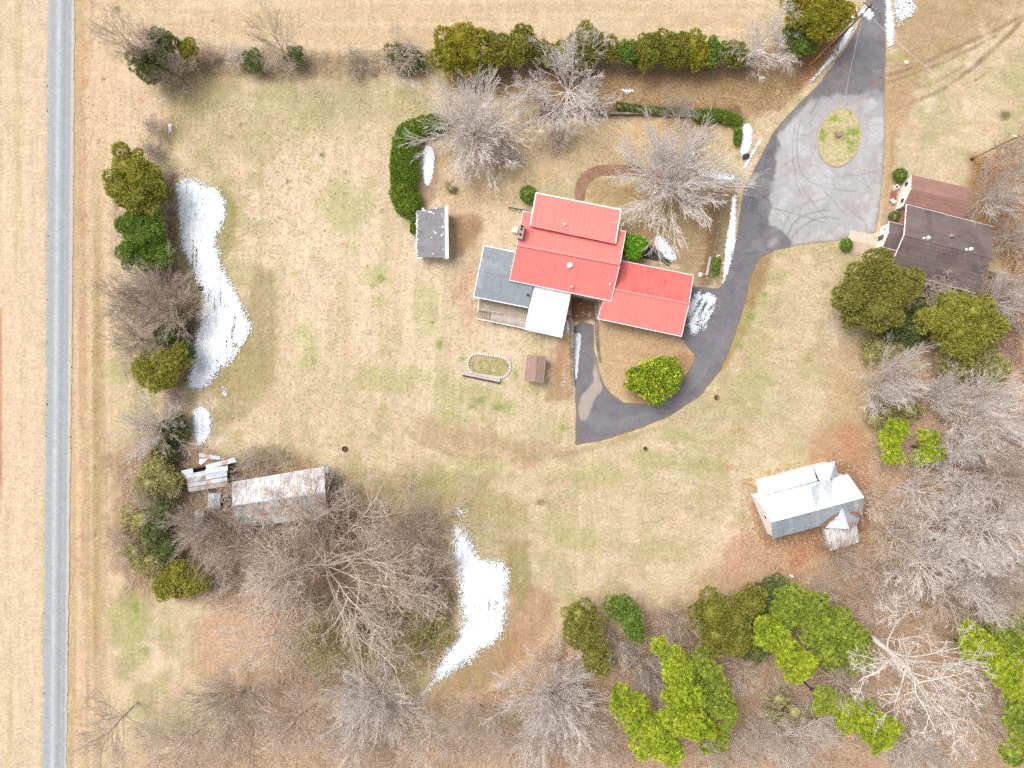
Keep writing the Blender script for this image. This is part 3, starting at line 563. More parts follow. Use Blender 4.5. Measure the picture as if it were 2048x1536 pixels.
snow('crumbs of snow left beside the basement wall', [(1120, 735), (1132, 730), (1136, 770), (1124, 780)], 4, .2, seed=21, dens=.32)
snow('small lump of snow beside the garage corner', [(1395, 545), (1404, 544), (1406, 552), (1397, 555)], 1.5, 0, cell=1.2, seed=22)

# ------------------------------------------------------------------ roofs and walls
def lerp(a, b, t): return a + (b - a) * t
def slope(parent, q, n, mat, rib=.022, ribs=2, name='roof_panel', gap=.0, th=.05, over=.0, jitter=0, rows=1, seed=0):
    """q = eave start, ridge start, ridge end, eave end as (px,py,z); n panels side by side, each its own object"""
    a, b, c, d = [P(*v) for v in q]; rnd = random.Random(seed)
    nn = (b - a).cross(d - a).normalized()
    if nn.z < 0: nn = -nn
    for i in range(n):
        for r in range(rows):
            u0 = i / n; u1 = (i + 1) / n - gap; v0 = r / rows; v1 = (r + 1) / rows
            jl = nn * (rnd.uniform(-1, 1) * jitter)
            prof = [(0, 0)]
            if rib:
                rw = .07
                for k in range(ribs):
                    t = k / ribs
                    prof += [(t + .02, rib), (t + rw, rib), (t + rw + .03, 0)]
            prof.append((1, 0)); V = []; F = []
            for v in (v0, v1):
                for t, h in prof:
                    u = lerp(u0, u1, t); e = lerp(a, d, u); f = lerp(b, c, u); p = lerp(e, f, v) + nn * h + jl; V.append(p)
            m = len(prof)
            for k in range(m - 1): F.append((k, k + 1, m + k + 1, m + k))
            V2 = []
            for v in (v0, v1):
                for u in (u0, u1): V2.append(lerp(lerp(a, d, u), lerp(b, c, u), v) - nn * th + jl)
            o_ = len(V); V += V2; F += [(o_, o_ + 2, o_ + 3, o_ + 1), (0, o_, o_ + 1, m - 1), (m, 2 * m - 1, o_ + 3, o_ + 2), (0, m, o_ + 2, o_), (m - 1, o_ + 1, o_ + 3, 2 * m - 1)]
            mesh(name, V, F, mat, parent)
def courses(parent, q, n, mat, seed=0, name='shingle_course', seg=1):
    """shingled slope: n overlapping courses from eave to ridge, each an object"""
    a, b, c, d = [P(*v) for v in q]; nn = (b - a).cross(d - a).normalized()
    if nn.z < 0: nn = -nn
    for r in range(n):
        for s_ in range(seg):
            v0 = r / n; v1 = (r + 1) / n; u0 = s_ / seg; u1 = (s_ + 1) / seg; f = lambda u, v: lerp(lerp(a, d, u), lerp(b, c, u), v)
            V = [f(u0, v0) + nn * .05, f(u1, v0) + nn * .05, f(u1, v1) + nn * .02, f(u0, v1) + nn * .02, f(u0, v0) - nn * .03, f(u1, v0) - nn * .03, f(u1, v1) - nn * .03, f(u0, v1) - nn * .03]
            mesh(name, V, [(0, 1, 2, 3), (7, 6, 5, 4), (0, 4, 5, 1), (1, 5, 6, 2), (2, 6, 7, 3), (3, 7, 4, 0)], mat, parent)
def part_empty(name, parent):
    o = bpy.data.objects.new(name, None); COL.objects.link(o); o.parent = parent; return o
def trim(parent, pts, wd=.11, th=.14, mat='white', name='fascia', lift=.05):
    m = MB()
    for a, b in zip(pts[:-1], pts[1:]):
        A = P(*a); B = P(*b); A.z += lift; B.z += lift; m.bar(A, B, wd, th)
    return m.done(name, M[mat], parent)
def inset(pts, d):
    c = sum((Vector(p) for p in pts), Vector((0, 0))) / len(pts)
    return [Vector(p) + (c - Vector(p)).normalized() * d for p in pts]
def walls(parent, corners, z1, mat, name='wall', z0=-.3, ins=.55, gables=()):
    """corners (px,py,z) of the eave outline; walls stand inset below"""
    pts = inset([(P(*c).x, P(*c).y) for c in corners], ins)
    n = len(pts)
    for i in range(n):
        a = pts[i]; b = pts[(i + 1) % n]; c = sum(pts, Vector((0, 0))) / n
        d = (b - a).normalized(); nrm = Vector((-d.y, d.x)) 
        if nrm.dot(c - a) < 0: nrm = -nrm
        a2 = a + nrm * .18; b2 = b + nrm * .18
        if i in gables:
            mid = (a + b) / 2; mid2 = (a2 + b2) / 2; gz = gables[i] if isinstance(gables, dict) else z1 + 1
            V = [(a.x, a.y, z0), (b.x, b.y, z0), (b.x, b.y, z1), (mid.x, mid.y, gz), (a.x, a.y, z1), (a2.x, a2.y, z0), (b2.x, b2.y, z0), (b2.x, b2.y, z1), (mid2.x, mid2.y, gz), (a2.x, a2.y, z1)]
            F = [(0, 1, 2, 3, 4), (9, 8, 7, 6, 5)] + [(k, (k + 1) % 5, 5 + (k + 1) % 5, 5 + k) for k in range(5)]
            mesh(name, V, F, mat, parent)
        else:
            m = MB(); m.prism([a, b, b2, a2], z0, z1); m.done(name, mat, parent)
    return pts
def window(parent, a, b, t, zc, wd=1.0, h=1.2, out=None, name='window', fr='white'):
    """a window in the wall line a-b (Vectors 2D) at fraction t"""
    d = (b - a).normalized(); c = a + (b - a) * t; n = Vector((-d.y, d.x)); n = n if out is None or n.dot(out) > 0 else -n
    V = lambda s, z, k: (c.x + d.x * s + n.x * k, c.y + d.y * s + n.y * k, z)
    def blk(s0, s1, za, zb, k0, k1):
        return [V(s0, za, k0), V(s1, za, k0), V(s1, za, k1), V(s0, za, k1), V(s0, zb, k0), V(s1, zb, k0), V(s1, zb, k1), V(s0, zb, k1)]
    Fb = [(3, 2, 1, 0), (4, 5, 6, 7), (0, 1, 5, 4), (1, 2, 6, 5), (2, 3, 7, 6), (3, 0, 4, 7)]
    m = MB(); w2 = wd / 2; h2 = h / 2
    for s0, s1, za, zb in ((-w2 - .1, -w2, zc - h2 - .1, zc + h2 + .1), (w2, w2 + .1, zc - h2 - .1, zc + h2 + .1), (-w2, w2, zc + h2, zc + h2 + .1), (-w2, w2, zc - h2 - .1, zc - h2)):
        m.add(blk(s0, s1, za, zb, 0, .08), Fb)
    f = m.done(name, M[fr], parent); g_ = MB(); g_.add(blk(-w2, w2, zc - h2, zc + h2, .01, .04), Fb); g_.done('pane', M['glass'], f)

def at(px, py): p = P(px, py, 0); return p

# ---- red-roofed house
house = thing('farmhouse', 'large house with salmon-red ribbed metal roof, grey back wing and attached garage', 'house', at(1135, 560))
main = part_empty('main_roof', house)
slope(main, [(1046, 422, 3.8), (1034, 489, 6.2), (1240, 528, 6.2), (1252, 463, 3.8)], 22, M['red'])
slope(main, [(1019, 560, 3.8), (1034, 489, 6.2), (1240, 528, 6.2), (1222, 602, 3.8)], 22, M['red'])
trim(main, [(1034, 489, 6.25), (1240, 528, 6.25)], .42, .08, 'redcap', 'ridge_cap', .08)
dorm = part_empty('front_roof', house)
slope(dorm, [(1072, 386, 4.2), (1060, 451, 5.45), (1231, 487, 5.45), (1242, 420, 4.2)], 18, M['red'])
trim(dorm, [(1060, 451, 5.45), (1231, 487, 5.45)], .18, .06, 'redcap', 'ridge_cap', .09)
gar = part_empty('garage_roof', house)
slope(gar, [(1227, 518.5, 2.9), (1214, 575.5, 4.3), (1378, 607.5, 4.3), (1387, 551, 2.9)], 16, M['red2'])
slope(gar, [(1195, 637, 2.9), (1214, 575.5, 4.3), (1378, 607.5, 4.3), (1363, 672.5, 2.9)], 16, M['red'])
trim(gar, [(1214, 575.5, 4.33), (1378, 607.5, 4.33)], .36, .08, 'redcap', 'ridge_cap', .08)
for pts in ([(1072, 385.5, 4.2), (1242, 419.5, 4.2)], [(1060, 451, 5.45), (1072, 385.5, 4.2)], [(1242, 419.5, 4.2), (1231, 487, 5.45)]): trim(house, pts, .16, .14, 'white', 'fascia', .03)
trim(house, [(1034, 489, 6.2), (1046, 421.5, 3.8), (1070, 426.2, 3.8)], .085, .14, 'white', 'fascia', .03); trim(house, [(1238, 459.5, 3.8), (1252, 462.5, 3.8), (1240, 528, 6.2)], .085, .14, 'white', 'fascia', .03)
trim(house, [(1034, 489, 6.2), (1019, 560.5, 3.8), (1222, 602.5, 3.8), (1240, 528, 6.2)], .085, .16, 'white', 'fascia', .03)
trim(house, [(1227, 518, 2.9), (1387, 550.5, 2.9), (1378, 607.5, 4.3), (1363, 673, 2.9), (1195, 637.5, 2.9), (1205, 605, 3.6)], .085, .15, 'white', 'fascia', .03)
mw = walls(house, [(1046, 422, 3.8), (1252, 463, 3.8), (1222, 602, 3.8), (1019, 560, 3.8)], 3.7, M['siding'], z0=-1.8, gables={1: 5.8, 3: 5.8})
walls(house, [(1072, 392, 4), (1242, 425, 4), (1236, 462, 4), (1064, 430, 4)], 3.9, M['siding'], 'front_wall')
gw = walls(house, [(1222, 530, 2.9), (1387, 551, 2.9), (1363, 672, 2.9), (1195, 637, 2.9)], 2.8, M['brickwall'], 'garage_wall', z0=-1.8, gables={1: 4.0})
for t in (.2, .5, .8): window(house, mw[2], mw[3], t, 1.9, 1.1, 1.2, Vector((-.2, -1)))
for t in (.3, .7): window(house, gw[2], gw[3], t, 1.7, 1.1, 1.0, Vector((-.2, -1)))
# garage doors on the end wall
for t in (.3, .72):
    a = gw[1]; b = gw[2]; window(house, a, b, t, 1.1, 2.6, 2.1, Vector((1, -.2)), 'garage_door')
# grey wing
gr = part_empty('grey_roof', house)
slope(gr, [(968, 491.5, 2.8), (958, 540, 3.5), (1062, 562, 3.5), (1045, 508, 2.8)], 6, M['grey_roof'], .02, 1)
slope(gr, [(947, 593, 2.8), (958, 540, 3.5), (1068, 563, 3.5), (1057, 615, 2.8)], 7, M['grey_roof'], .02, 1)
trim(gr, [(958, 540, 3.5), (1019, 552.5, 3.5)], .26, .05, 'grey_roof', 'ridge_cap', .06)
trim(house, [(1029, 504, 2.8), (968, 491, 2.8), (958, 540, 3.5), (947, 593.5, 2.8), (1057, 615.5, 2.8)], .13, .13, 'white', 'fascia', .03)
walls(house, [(968, 491.5, 2.8), (1045, 508, 2.8), (1057, 615, 2.8), (947, 593, 2.8)], 2.7, M['siding'], 'wing_wall', gables={3: 3.3})
# white patio roof
pr = part_empty('white_patio_roof', house)
slope(pr, [(1049, 657.5, 2.3), (1067, 571.5, 2.95), (1142, 586.5, 2.95), (1124, 674, 2.3)], 7, M['whiteroof'], .05, 1)
trim(house, [(1049, 658, 2.3), (1124, 674.5, 2.3)], .14, .14, 'white', 'gutter', .04)
for px, py in ((1052, 655), (1121, 670), (1086, 662)): 
    m = MB(); p = P(px, py, 2.3); m.box((p.x, p.y + .3, 0), .12, .12, 2.2); m.done('post', M['white'], house)
# back deck
deck = part_empty('back_deck', house)
DQ = [(954, 638, .8), (957, 594, .8), (1060, 616, .8), (1050, 658, .8)]
def dk_(u, v): 
    a, b, c, d = [P(*x) for x in DQ]; return lerp(lerp(a, d, u), lerp(b, c, u), v)
for k in range(17):
    v0 = k / 17; v1 = (k + .86) / 17; u0 = .27 if v1 < .42 else 0.0
    m = MB(); a = dk_(u0, (v0 + v1) / 2); b = dk_(1, (v0 + v1) / 2); m.bar(a, b, .19, .06); m.done('deck_board', M['wood' if k > 8 else ('wood2' if k in (3, 4, 5, 6) else 'wood')], deck)
for k in range(7):
    u = .015 + k * .036; a = dk_(u, .04); b = dk_(u, .40); z = .14 + k * .1; a.z = z; b.z = z; m = MB(); m.bar(a, b, .24, .06); m.done('stair_tread', M['wood'], deck)
trim(deck, [(1049, 657, 1.5), (953.5, 637, 1.5)], .10, .08, 'white', 'hand_rail', 0); trim(deck, [(955, 622, 1.5), (958, 594, 1.5)], .10, .08, 'white', 'hand_rail', 0)
trim(deck, [(955, 617, 1.5), (1000, 626, 1.5)], .10, .08, 'wood2', 'hand_rail', 0)
for k in range(8):
    a = dk_(k / 7, .0); m = MB(); m.box((a.x, a.y, -.1), .1, .1, 1.55); m.done('rail_post', M['white'], deck)
# roof fittings
def fitting(par, px, py, z, r, h, mat='white', dark=False, name='vent_pipe', n=10):
    p = P(px, py, z); m = MB(); m.tube((p.x, p.y, z - .3), (p.x, p.y, z + h), r, r, n); o = m.done(name, M[mat], par)
    if dark: m = MB(); m.tube((p.x, p.y, z + h), (p.x, p.y, z + h + .01), r * .55, r * .55, n); m.done('pipe_mouth', M['dark'], o)
    return o
fitting(house, 1129, 449, 5.3, .2, .3, dark=True); fitting(house, 1143, 573, 4.9, .17, .3, 'siding', dark=True); fitting(house, 1219, 568.5, 4.9, .14, .25)
p = P(1140, 530, 5.7); m = MB(); m.dome((p.x, p.y, 5.55), .46, .4); m.done('dome_skylight', M['white'], house, True)
fitting(house, 1055.7, 590, 3.2, .2, .3, 'black', dark=True)
ch = part_empty('chimney', house)
for k in range(9):
    z = -.2 + k * .8; m = MB(); cpt = [P(1040.5, 447.6, 7), P(1050, 448.6, 7), P(1044.7, 478.4, 7), P(1034.8, 475.5, 7)]
    m.prism([(c.x, c.y) for c in cpt][::-1], z, z + .785); m.done('brick_course', M['chimney'], ch)
for a, b in ((1044, 452.5), (1042.8, 458), (1040.5, 468.5)):
    p = P(a, b, 7.1); m = MB(); m.box((p.x, p.y, 7.0), .3, .3, .13, R(-11)); m.done('flue', M['dark'], ch)
ac = thing('air_conditioner', 'white outdoor air conditioner beside the brick chimney of the red-roofed house', 'air conditioner', at(1031, 460))
m = MB(); p = P(1030.5, 459.5, .9); m.box((p.x, p.y, 0), .75, .75, .85, R(-11)); m.done('housing', M['white'], ac)
m = MB(); m.tube((p.x, p.y, .85), (p.x, p.y, .89), .28, .28, 14); f = m.done('fan_grille', M['metal'], ac); m = MB(); m.tube((p.x, p.y, .89), (p.x, p.y, .91), .1, .1, 10); m.done('fan_hub', M['white'], f)
rail = thing('garden_rail', 'dark timber rail running from the lawn to the upper left corner of the red roof', 'rail', at(1040, 418))
m = MB(); m.bar(P(1017, 414.5, .8), P(1062, 423, .8), .16, .12); m.done('top_rail', M['darkwood'], rail)
for k in range(4):
    a = P(1018 + k * 14, 414.8 + k * 2.6, .7); m = MB(); m.box((a.x, a.y, -.1), .1, .1, .75); m.done('post', M['darkwood'], rail)

# ---- grey shed
shed = thing('garden_shed', 'small grey felt-roofed shed with white trim at the end of the clipped hedge', 'shed', at(866, 465))
rf = part_empty('roof', shed)
slope(rf, [(832, 421, 2.4), (888, 415.5, 3.0), (889, 514.5, 3.0), (833.5, 513.5, 2.4)], 9, M['shed_roof'], .02, 1, jitter=.01)
trim(shed, [(892.8, 413, 3.0), (894, 516.5, 3.0)], .5, .1, 'white', 'white_ridge_board', .02); trim(shed, [(889, 414.6, 3.0), (890, 515.5, 3.0)], .46, .1, 'grey_roof', 'edge_flashing', .0)
walls(shed, [(832, 421, 2.4), (896, 415, 3.0), (897, 514, 3.0), (833.5, 513, 2.4)], 2.3, M['siding'], ins=.35)
rs = random.Random(4)
for k in range(26):     # peeled white flakes along the left edge
    y = 428 + k * 3.3 + rs.uniform(-1, 1); p = P(833.5 + rs.uniform(-1.2, 1.6), y, 2.52); m = MB(); m.box((p.x, p.y, 2.47), rs.uniform(.1, .28), rs.uniform(.12, .3), .02, rs.random()); m.done('white_flake', M['white'], rf)
for (a, b, s1, s2) in ((848, 421, .9, .35), (860, 424, .9, .4), (867, 427, .4, .3), (884, 430, .1, 1.2), (885, 454, .5, .25), (890, 452, .2, .35), (883, 471, .3, .4), (886, 468, .15, .5), (868, 463, .25, .25), (871, 466, .4, .35), (863, 475, .35, .1), (886, 499, .15, .4), (890, 441, .2, .5), (866, 508, .15, .4), (846, 417, .6, .2), (871, 417, .7, .12)):
    z = 2.4 + (a - 832) / 56 * .6; p = P(a, b, z); m = MB(); m.box((p.x, p.y, z + .05), s1 * .62, s2 * .62, .02, rs.uniform(-.3, .3)); m.done('white_flake', M['white'], rf)
for a, b in ((840, 516), (892, 516.5)):
    p = P(a, b, 2.0); m = MB(); m.box((p.x, p.y, 1.8), .8, .25, .5, 0); m.done('eave_board', M['white'], shed)

# ---- small brown storage shed
s2 = thing('storage_shed', 'little brown shingled shed between the oval flower bed and the sunken drive', 'shed', at(1070, 738))
rf = part_empty('roof', s2)
courses(rf, [(1048, 761.5, 1.9), (1069.5, 763.8, 2.5), (1074, 711, 2.5), (1054.5, 708.7, 1.9)], 5, M['shedshingle']); courses(rf, [(1087, 766.5, 1.9), (1069.5, 763.8, 2.5), (1074, 711, 2.5), (1092.6, 713, 1.9)], 5, M['shedshingle'])
trim(rf, [(1069.5, 763.8, 2.5), (1074, 711, 2.5)], .2, .04, 'shedshingle', 'ridge_cap', .07)
walls(s2, [(1048, 761.5, 1.9), (1087, 766.5, 1.9), (1092.6, 713, 1.9), (1054.5, 708.7, 1.9)], 1.85, M['wood2'], ins=.3, gables={0: 2.35, 2: 2.35})

# ---- oval flower bed
bed = thing('flower_bed', 'oval flower bed edged with a ring of white blocks on the back lawn', 'flower bed', at(977, 731))
def stad(t):
    hw, hr = 22.5, 20.5; L = 4 * hw + 2 * math.pi * hr; s = t * L; th = R(8.5)
    if s < 2 * hw: x, y = -hw + s, -hr
    elif s < 2 * hw + math.pi * hr: a = (s - 2 * hw) / hr - math.pi / 2; x, y = hw + hr * math.cos(a), hr * math.sin(a)
    elif s < 4 * hw + math.pi * hr: x, y = hw - (s - 2 * hw - math.pi * hr), hr
    else: a = (s - 4 * hw - math.pi * hr) / hr + math.pi / 2; x, y = -hw + hr * math.cos(a), hr * math.sin(a)
    return 977.6 + x * math.cos(th) - y * math.sin(th), 731 + x * math.sin(th) + y * math.cos(th), math.atan2(0, 1)
so_ = [stad(k / 64)[:2] for k in range(64)]
bm_ = MB(); vs_ = [P(a, b, .05) for a, b in so_]; c_ = P(977.6, 731, .10); bm_.add(vs_ + [c_], [(i, (i + 1) % 64, 64) for i in range(64)])
o = bm_.done('soil', mk('bed_soil', alb(184, 170, 124), .4, 1.5, 1, fine=.4, fscale=5, stain=alb(150, 160, 84), stain_scale=1.2, stain_lo=.55, stain_hi=.65), bed)
blk = None
for k in range(64):
    a, b = so_[k]; a2, b2 = so_[(k + 1) % 64]; p = P(a, b, .25); q = P(a2, b2, .25); ang = math.atan2(q.y - p.y, q.x - p.x)
    if blk is None:
        m = MB(); m.box((0, 0, 0), .155, .27, .26); me_o = m.done('edging_block', M['white'], None); blk = me_o.data; COL.objects.unlink(me_o); bpy.data.objects.remove(me_o)
    o = link('edging_block', blk, bed, (p.x - bed.location.x, p.y - bed.location.y, 0)); o.rotation_euler = (0, 0, ang)
m = MB()
for k in range(64):
    p = P(*so_[k], .1); q = P(*so_[(k + 1) % 64], .1); m.bar((p.x, p.y, .1), (q.x, q.y, .1), .24, .1)
m.done('bed_edge', M['dark'], bed)
pl_ = thing('timber_planks', 'weathered grey timber planks with a dark shadow strip lying below the oval flower bed', 'planks', at(963, 754))
for k, (a, b, c, d, wd, mt) in enumerate(((926, 743, 1000, 757.5, .38, 'wood2'), (925, 747, 1000, 762, .36, 'wood2'), (925, 751, 999, 766.5, .2, 'darkwood'))):  # last, dark bar stands in for the shadow along the boards
    m = MB(); m.bar(P(a, b, .3), P(c, d, .3), wd, .3); m.done('plank', M[mt], pl_)

# ---- retaining walls of the basement drive
def stone_wall(label, pts, z, wd, L=.62, low=-1.7, name='retaining_wall', mat='stone', jit=.05):
    px0 = [P(a, b, z) for a, b in pts]; t = thing(name, label, 'wall', (px0[0].x, px0[0].y, 0)); rr = random.Random(len(label))
    for a, b in zip(px0[:-1], px0[1:]):
        n = max(1, round((b - a).length / L)); m = MB(); m.bar((a.x, a.y, z - .14), (b.x, b.y, z - .14), wd * .86, z - .14 - low); m.done('wall_core', M[mat], t)
        for k in range(n):
            p = lerp(a, b, (k + .04) / n); q = lerp(a, b, (k + .94) / n); dz = rr.uniform(-jit, jit) * .5; m = MB(); m.bar((p.x, p.y, z + dz), (q.x, q.y, z + dz), wd * rr.uniform(.88, 1.1), .16); m.done('cap_stone', M[mat], t)
    return t
stone_wall('curving stone retaining wall left of the sunken basement drive', [(1133, 631), (1139, 634), (1143, 641), (1144.5, 655), (1144.5, 705), (1145.5, 750), (1147, 770)], .25, .45)
stone_wall('straight stone retaining wall on the right of the sunken basement drive', [(1192, 603), (1193.5, 640), (1194, 670), (1196, 702), (1200, 724)], .25, .36)
stone_wall('thin kerb of stones slanting along the sunken landing by the red roof', [(1252, 466), (1272, 474), (1300, 494), (1330, 524), (1338, 530)], .35, .28, low=-.2)
stone_wall('short low garden wall of stones beside the long snow bank', [(1448, 400), (1440, 440), (1430, 500), (1424, 555)], .25, .30, low=-.2)
stone_wall('low dark stone wall behind the front garden under the bare trees', [(1090, 232), (1180, 226), (1290, 226), (1390, 232), (1478, 248), (1480, 262)], .5, .35, L=.8, low=-.2)
b_ = thing('wooden_bench', 'weathered wooden bench at the lower corner of the front garden', 'bench', at(1417, 533))
for k in range(2): m = MB(); m.bar(P(1419.5 + k * 2.5, 513.5, .45), P(1412 + k * 2.5, 551, .45), .17, .05); m.done('seat_slat', M['wood2'], b_)
for t in (.1, .9): p = lerp(P(1421, 513.5, .3), P(1413.5, 551, .3), t); m = MB(); m.box((p.x, p.y, 0), .35, .1, .4); m.done('leg', M['wood'], b_)
b_ = thing('garden_statue', 'small white garden ornament on the grass next to the wooden bench', 'ornament', at(1435, 513)); p = at(1435, 513)
m = MB(); m.tube((p.x, p.y, 0), (p.x, p.y, .3), .2, .14, 8); m.done('base', M['white'], b_); m = MB(); m.dome((p.x, p.y, .3), .13, .3, 8, 3); m.done('figure', M['white'], b_); m = MB(); m.bar((p.x - .35, p.y - .1, .35), (p.x + .35, p.y + .15, .35), .1, .08); m.done('arm', M['white'], b_)

# ---- shingled house on the right
h2 = thing('shingled_house', 'house with purple-brown shingle roof, white gutters, porch and rear deck', 'house', at(1850, 505))
r2 = part_empty('roof', h2)
ZE, ZR = 3.0, 5.1
courses(r2, [(1813.3, 409, ZE), (1808.6, 469.7, ZR), (1984, 516, ZR), (1986.6, 454, ZE)], 8, M['shingle'], seg=4)
courses(r2, [(1778.4, 539, ZE), (1808.6, 469.7, ZR), (1984, 516, ZR), (1952, 586, ZE)], 9, M['shingle'], seg=4)
trim(r2, [(1808.6, 469.7, ZR), (1984, 516, ZR)], .26, .05, 'shingle', 'ridge_cap', .09)
trim(h2, [(1986.6, 454, ZE), (1813.3, 409, ZE), (1808.6, 469.7, ZR), (1778.4, 539, ZE), (1952, 586, ZE)], .15, .16, 'white', 'gutter', .03)
hw = walls(h2, [(1813.3, 409, ZE), (1986.6, 454, ZE), (1952, 586, ZE), (1778.4, 539, ZE)], 2.9, M['brickwall'], gables={1: 4.8, 3: 4.8})
r3 = part_empty('annex_roof', h2)
courses(r3, [(1822.7, 349.8, 2.7), (1821.5, 378, 3.8), (1942.6, 405.5, 3.8), (1944.5, 378, 2.7)], 4, M['brownshingle'], seg=3)
courses(r3, [(1806, 412, 2.5), (1821.5, 378, 3.8), (1942.6, 405.5, 3.8), (1926, 440, 2.5)], 5, M['brownshingle'], seg=3)
trim(h2, [(1822.7, 349.8, 2.7), (1821.5, 378, 3.8), (1806, 412, 2.5)], .14, .16, 'white', 'rake_board', .03)
aw = walls(h2, [(1822.7, 349.8, 2.7), (1944.5, 378, 2.7), (1926, 440, 2.5), (1806, 412, 2.5)], 2.5, M['gable'], 'annex_wall', ins=.25, gables={1: 3.6, 3: 3.6})
window(h2, aw[3], aw[0], .22, 1.5, .7, 1.0, Vector((-1, 0))); window(h2, aw[3], aw[0], .80, 1.5, .7, 1.0, Vector((-1, 0)))
r4 = part_empty('porch_roof', h2)
courses(r4, [(1778.4, 443, 2.5), (1777, 465, 3.2), (1808, 472.5, 3.2), (1808.6, 450.5, 2.5)], 3, M['shingle'], seg=1)
courses(r4, [(1765, 493.3, 2.5), (1777, 465, 3.2), (1808, 472.5, 3.2), (1795, 501.5, 2.5)], 4, M['shingle'], seg=1)
trim(h2, [(1808.6, 450.3, 2.5), (1778.4, 443, 2.5), (1777, 465, 3.2), (1765, 493.5, 2.5), (1795, 502, 2.5)], .12, .14, 'white', 'gutter', .03)
pw = walls(h2, [(1778.4, 443, 2.5), (1808.6, 450, 2.5), (1795, 501.5, 2.5), (1765, 493.3, 2.5)], 2.35, M['gable'], 'porch_wall', ins=.25, gables={3: 3.0})
window(h2, pw[3], pw[0], .78, 1.6, .35, .5, Vector((-1, 0)))
window(h2, pw[3], pw[0], .42, 1.0, .9, 1.9, Vector((-1, 0)), 'door')
for a, b in ((1856.5, 475.5), (1942, 498)):
    p = P(a, b, 5.3); m = MB(); m.tube((p.x - .55, p.y + .0, 4.8), (p.x - .55, p.y, 5.1), .18, .18, 10); o = m.done('roof_turbine', M['white'], h2)
    m = MB(); m.dome((p.x + .05, p.y, 5.3), .3, .35, 12, 4); m.tube((p.x + .05, p.y, 4.8), (p.x + .05, p.y, 5.3), .2, .28, 12); m.done('turbine_cap', M['white'], o, True)
p = P(1904, 470.5, 4.9); m = MB(); m.box((p.x, p.y, 4.2), .4, .4, .9, R(20)); o = m.done('stove_pipe', M['metal'], h2); m = MB(); m.box((p.x + .1, p.y + .05, 5.1), .34, .34, .12, R(20)); m.done('pipe_cap', M['orangerust'], o)
# deck
dq = [P(1953, 587, .9), P(1972, 540.5, .9), P(2010, 549, .9), P(1992, 613, .9)]
dk2 = part_empty('rear_deck', h2)
for k in range(12):
    u = (k + .5) / 12; a = lerp(dq[0], dq[3], u); b = lerp(dq[1], dq[2], u); 
    if k > 9: pass
    m = MB(); m.bar(a, b, .21, .06); m.done('deck_board', M['deck2' if k < 7 else 'wood2'], dk2)
for a, b in ((dq[1], dq[2]), (dq[2], dq[3])):
    m = MB(); m.bar(a + Vector((0, 0, 1)), b + Vector((0, 0, 1)), .12, .06); m.bar(a + Vector((0, 0, .5)), b + Vector((0, 0, .5)), .06, .06); m.done('railing', M['wood2'], dk2)
for t in (0, .33, .66, 1):
    a = lerp(dq[2], dq[3], t); m = MB(); m.box((a.x, a.y, -.1), .12, .12, 2); m.done('rail_post', M['wood2'], dk2)
for k, (a, b) in enumerate(((1979.5, 554), (1986.5, 551))):
    t = thing('plant_pot', ['dark round plant pot on the rear deck next to the roof edge', 'second round plant pot on the rear deck, nearer its outer rail'][k], 'plant pot', P(a, b, .95), 'plant pots on the rear deck')
    m = MB(); p = P(a, b, .95); m.tube((p.x, p.y, .9), (p.x, p.y, 1.3), .2, .3, 12); m.done('pot', M['stone'], t); m = MB(); m.dome((p.x, p.y, 1.28), .22, .12, 10, 3); m.done('soil', M['darkwood'], t)
t = thing('storage_box', 'small white-framed box standing beside the annex wall of the shingled house', 'box', at(1794, 374)); p = P(1794.4, 373.4, .7)
m = MB(); m.box((p.x, p.y, 0), .62, .62, .65, R(35)); m.done('case', M['gable'], t); m = MB(); m.box((p.x, p.y, .65), .34, .34, .02, R(35)); m.done('opening', M['dark'], t)
t = thing('gas_tank', 'white cylindrical tank lying beside the annex of the shingled house', 'tank', at(1787, 404)); m = MB(); a = P(1783, 399, .6); b = P(1789, 405, .6); m.tube(a, b, .28, .28, 12); m.done('tank_body', M['white'], t)
m = MB(); m.box((a.x, a.y, 0), .4, .2, .4); m.box((b.x, b.y, 0), .4, .2, .4); m.done('cradle', M['concrete'], t)
t = thing('paving_slabs', 'row of reddish paving slabs in front of the annex wall', 'slabs', at(1786, 390))
for k in range(5):
    p = at(1788 - k * .8, 384 + k * 4.2); m = MB(); m.box((p.x, p.y, 0), 1.0 + .1 * (k % 2), .28, .09, R(-10)); m.done('slab', M['brick_path'], t)
trimw = thing('garden_edging', 'low pale board edging the gravel strip beside the porch walk', 'edging', at(1720, 505)); m = MB(); m.bar(P(1693, 503, .15), P(1740, 515, .15), .12, .15); m.done('edging_board', M['concrete'], trimw)
sheet('gravel_strip', [(1706, 484), (1750, 492), (1744, 513), (1697, 502)], 2, .10, M['gravel'], flat(alb(222, 196, 172), .16, 12), label='pale gravel strip beside the porch walk')

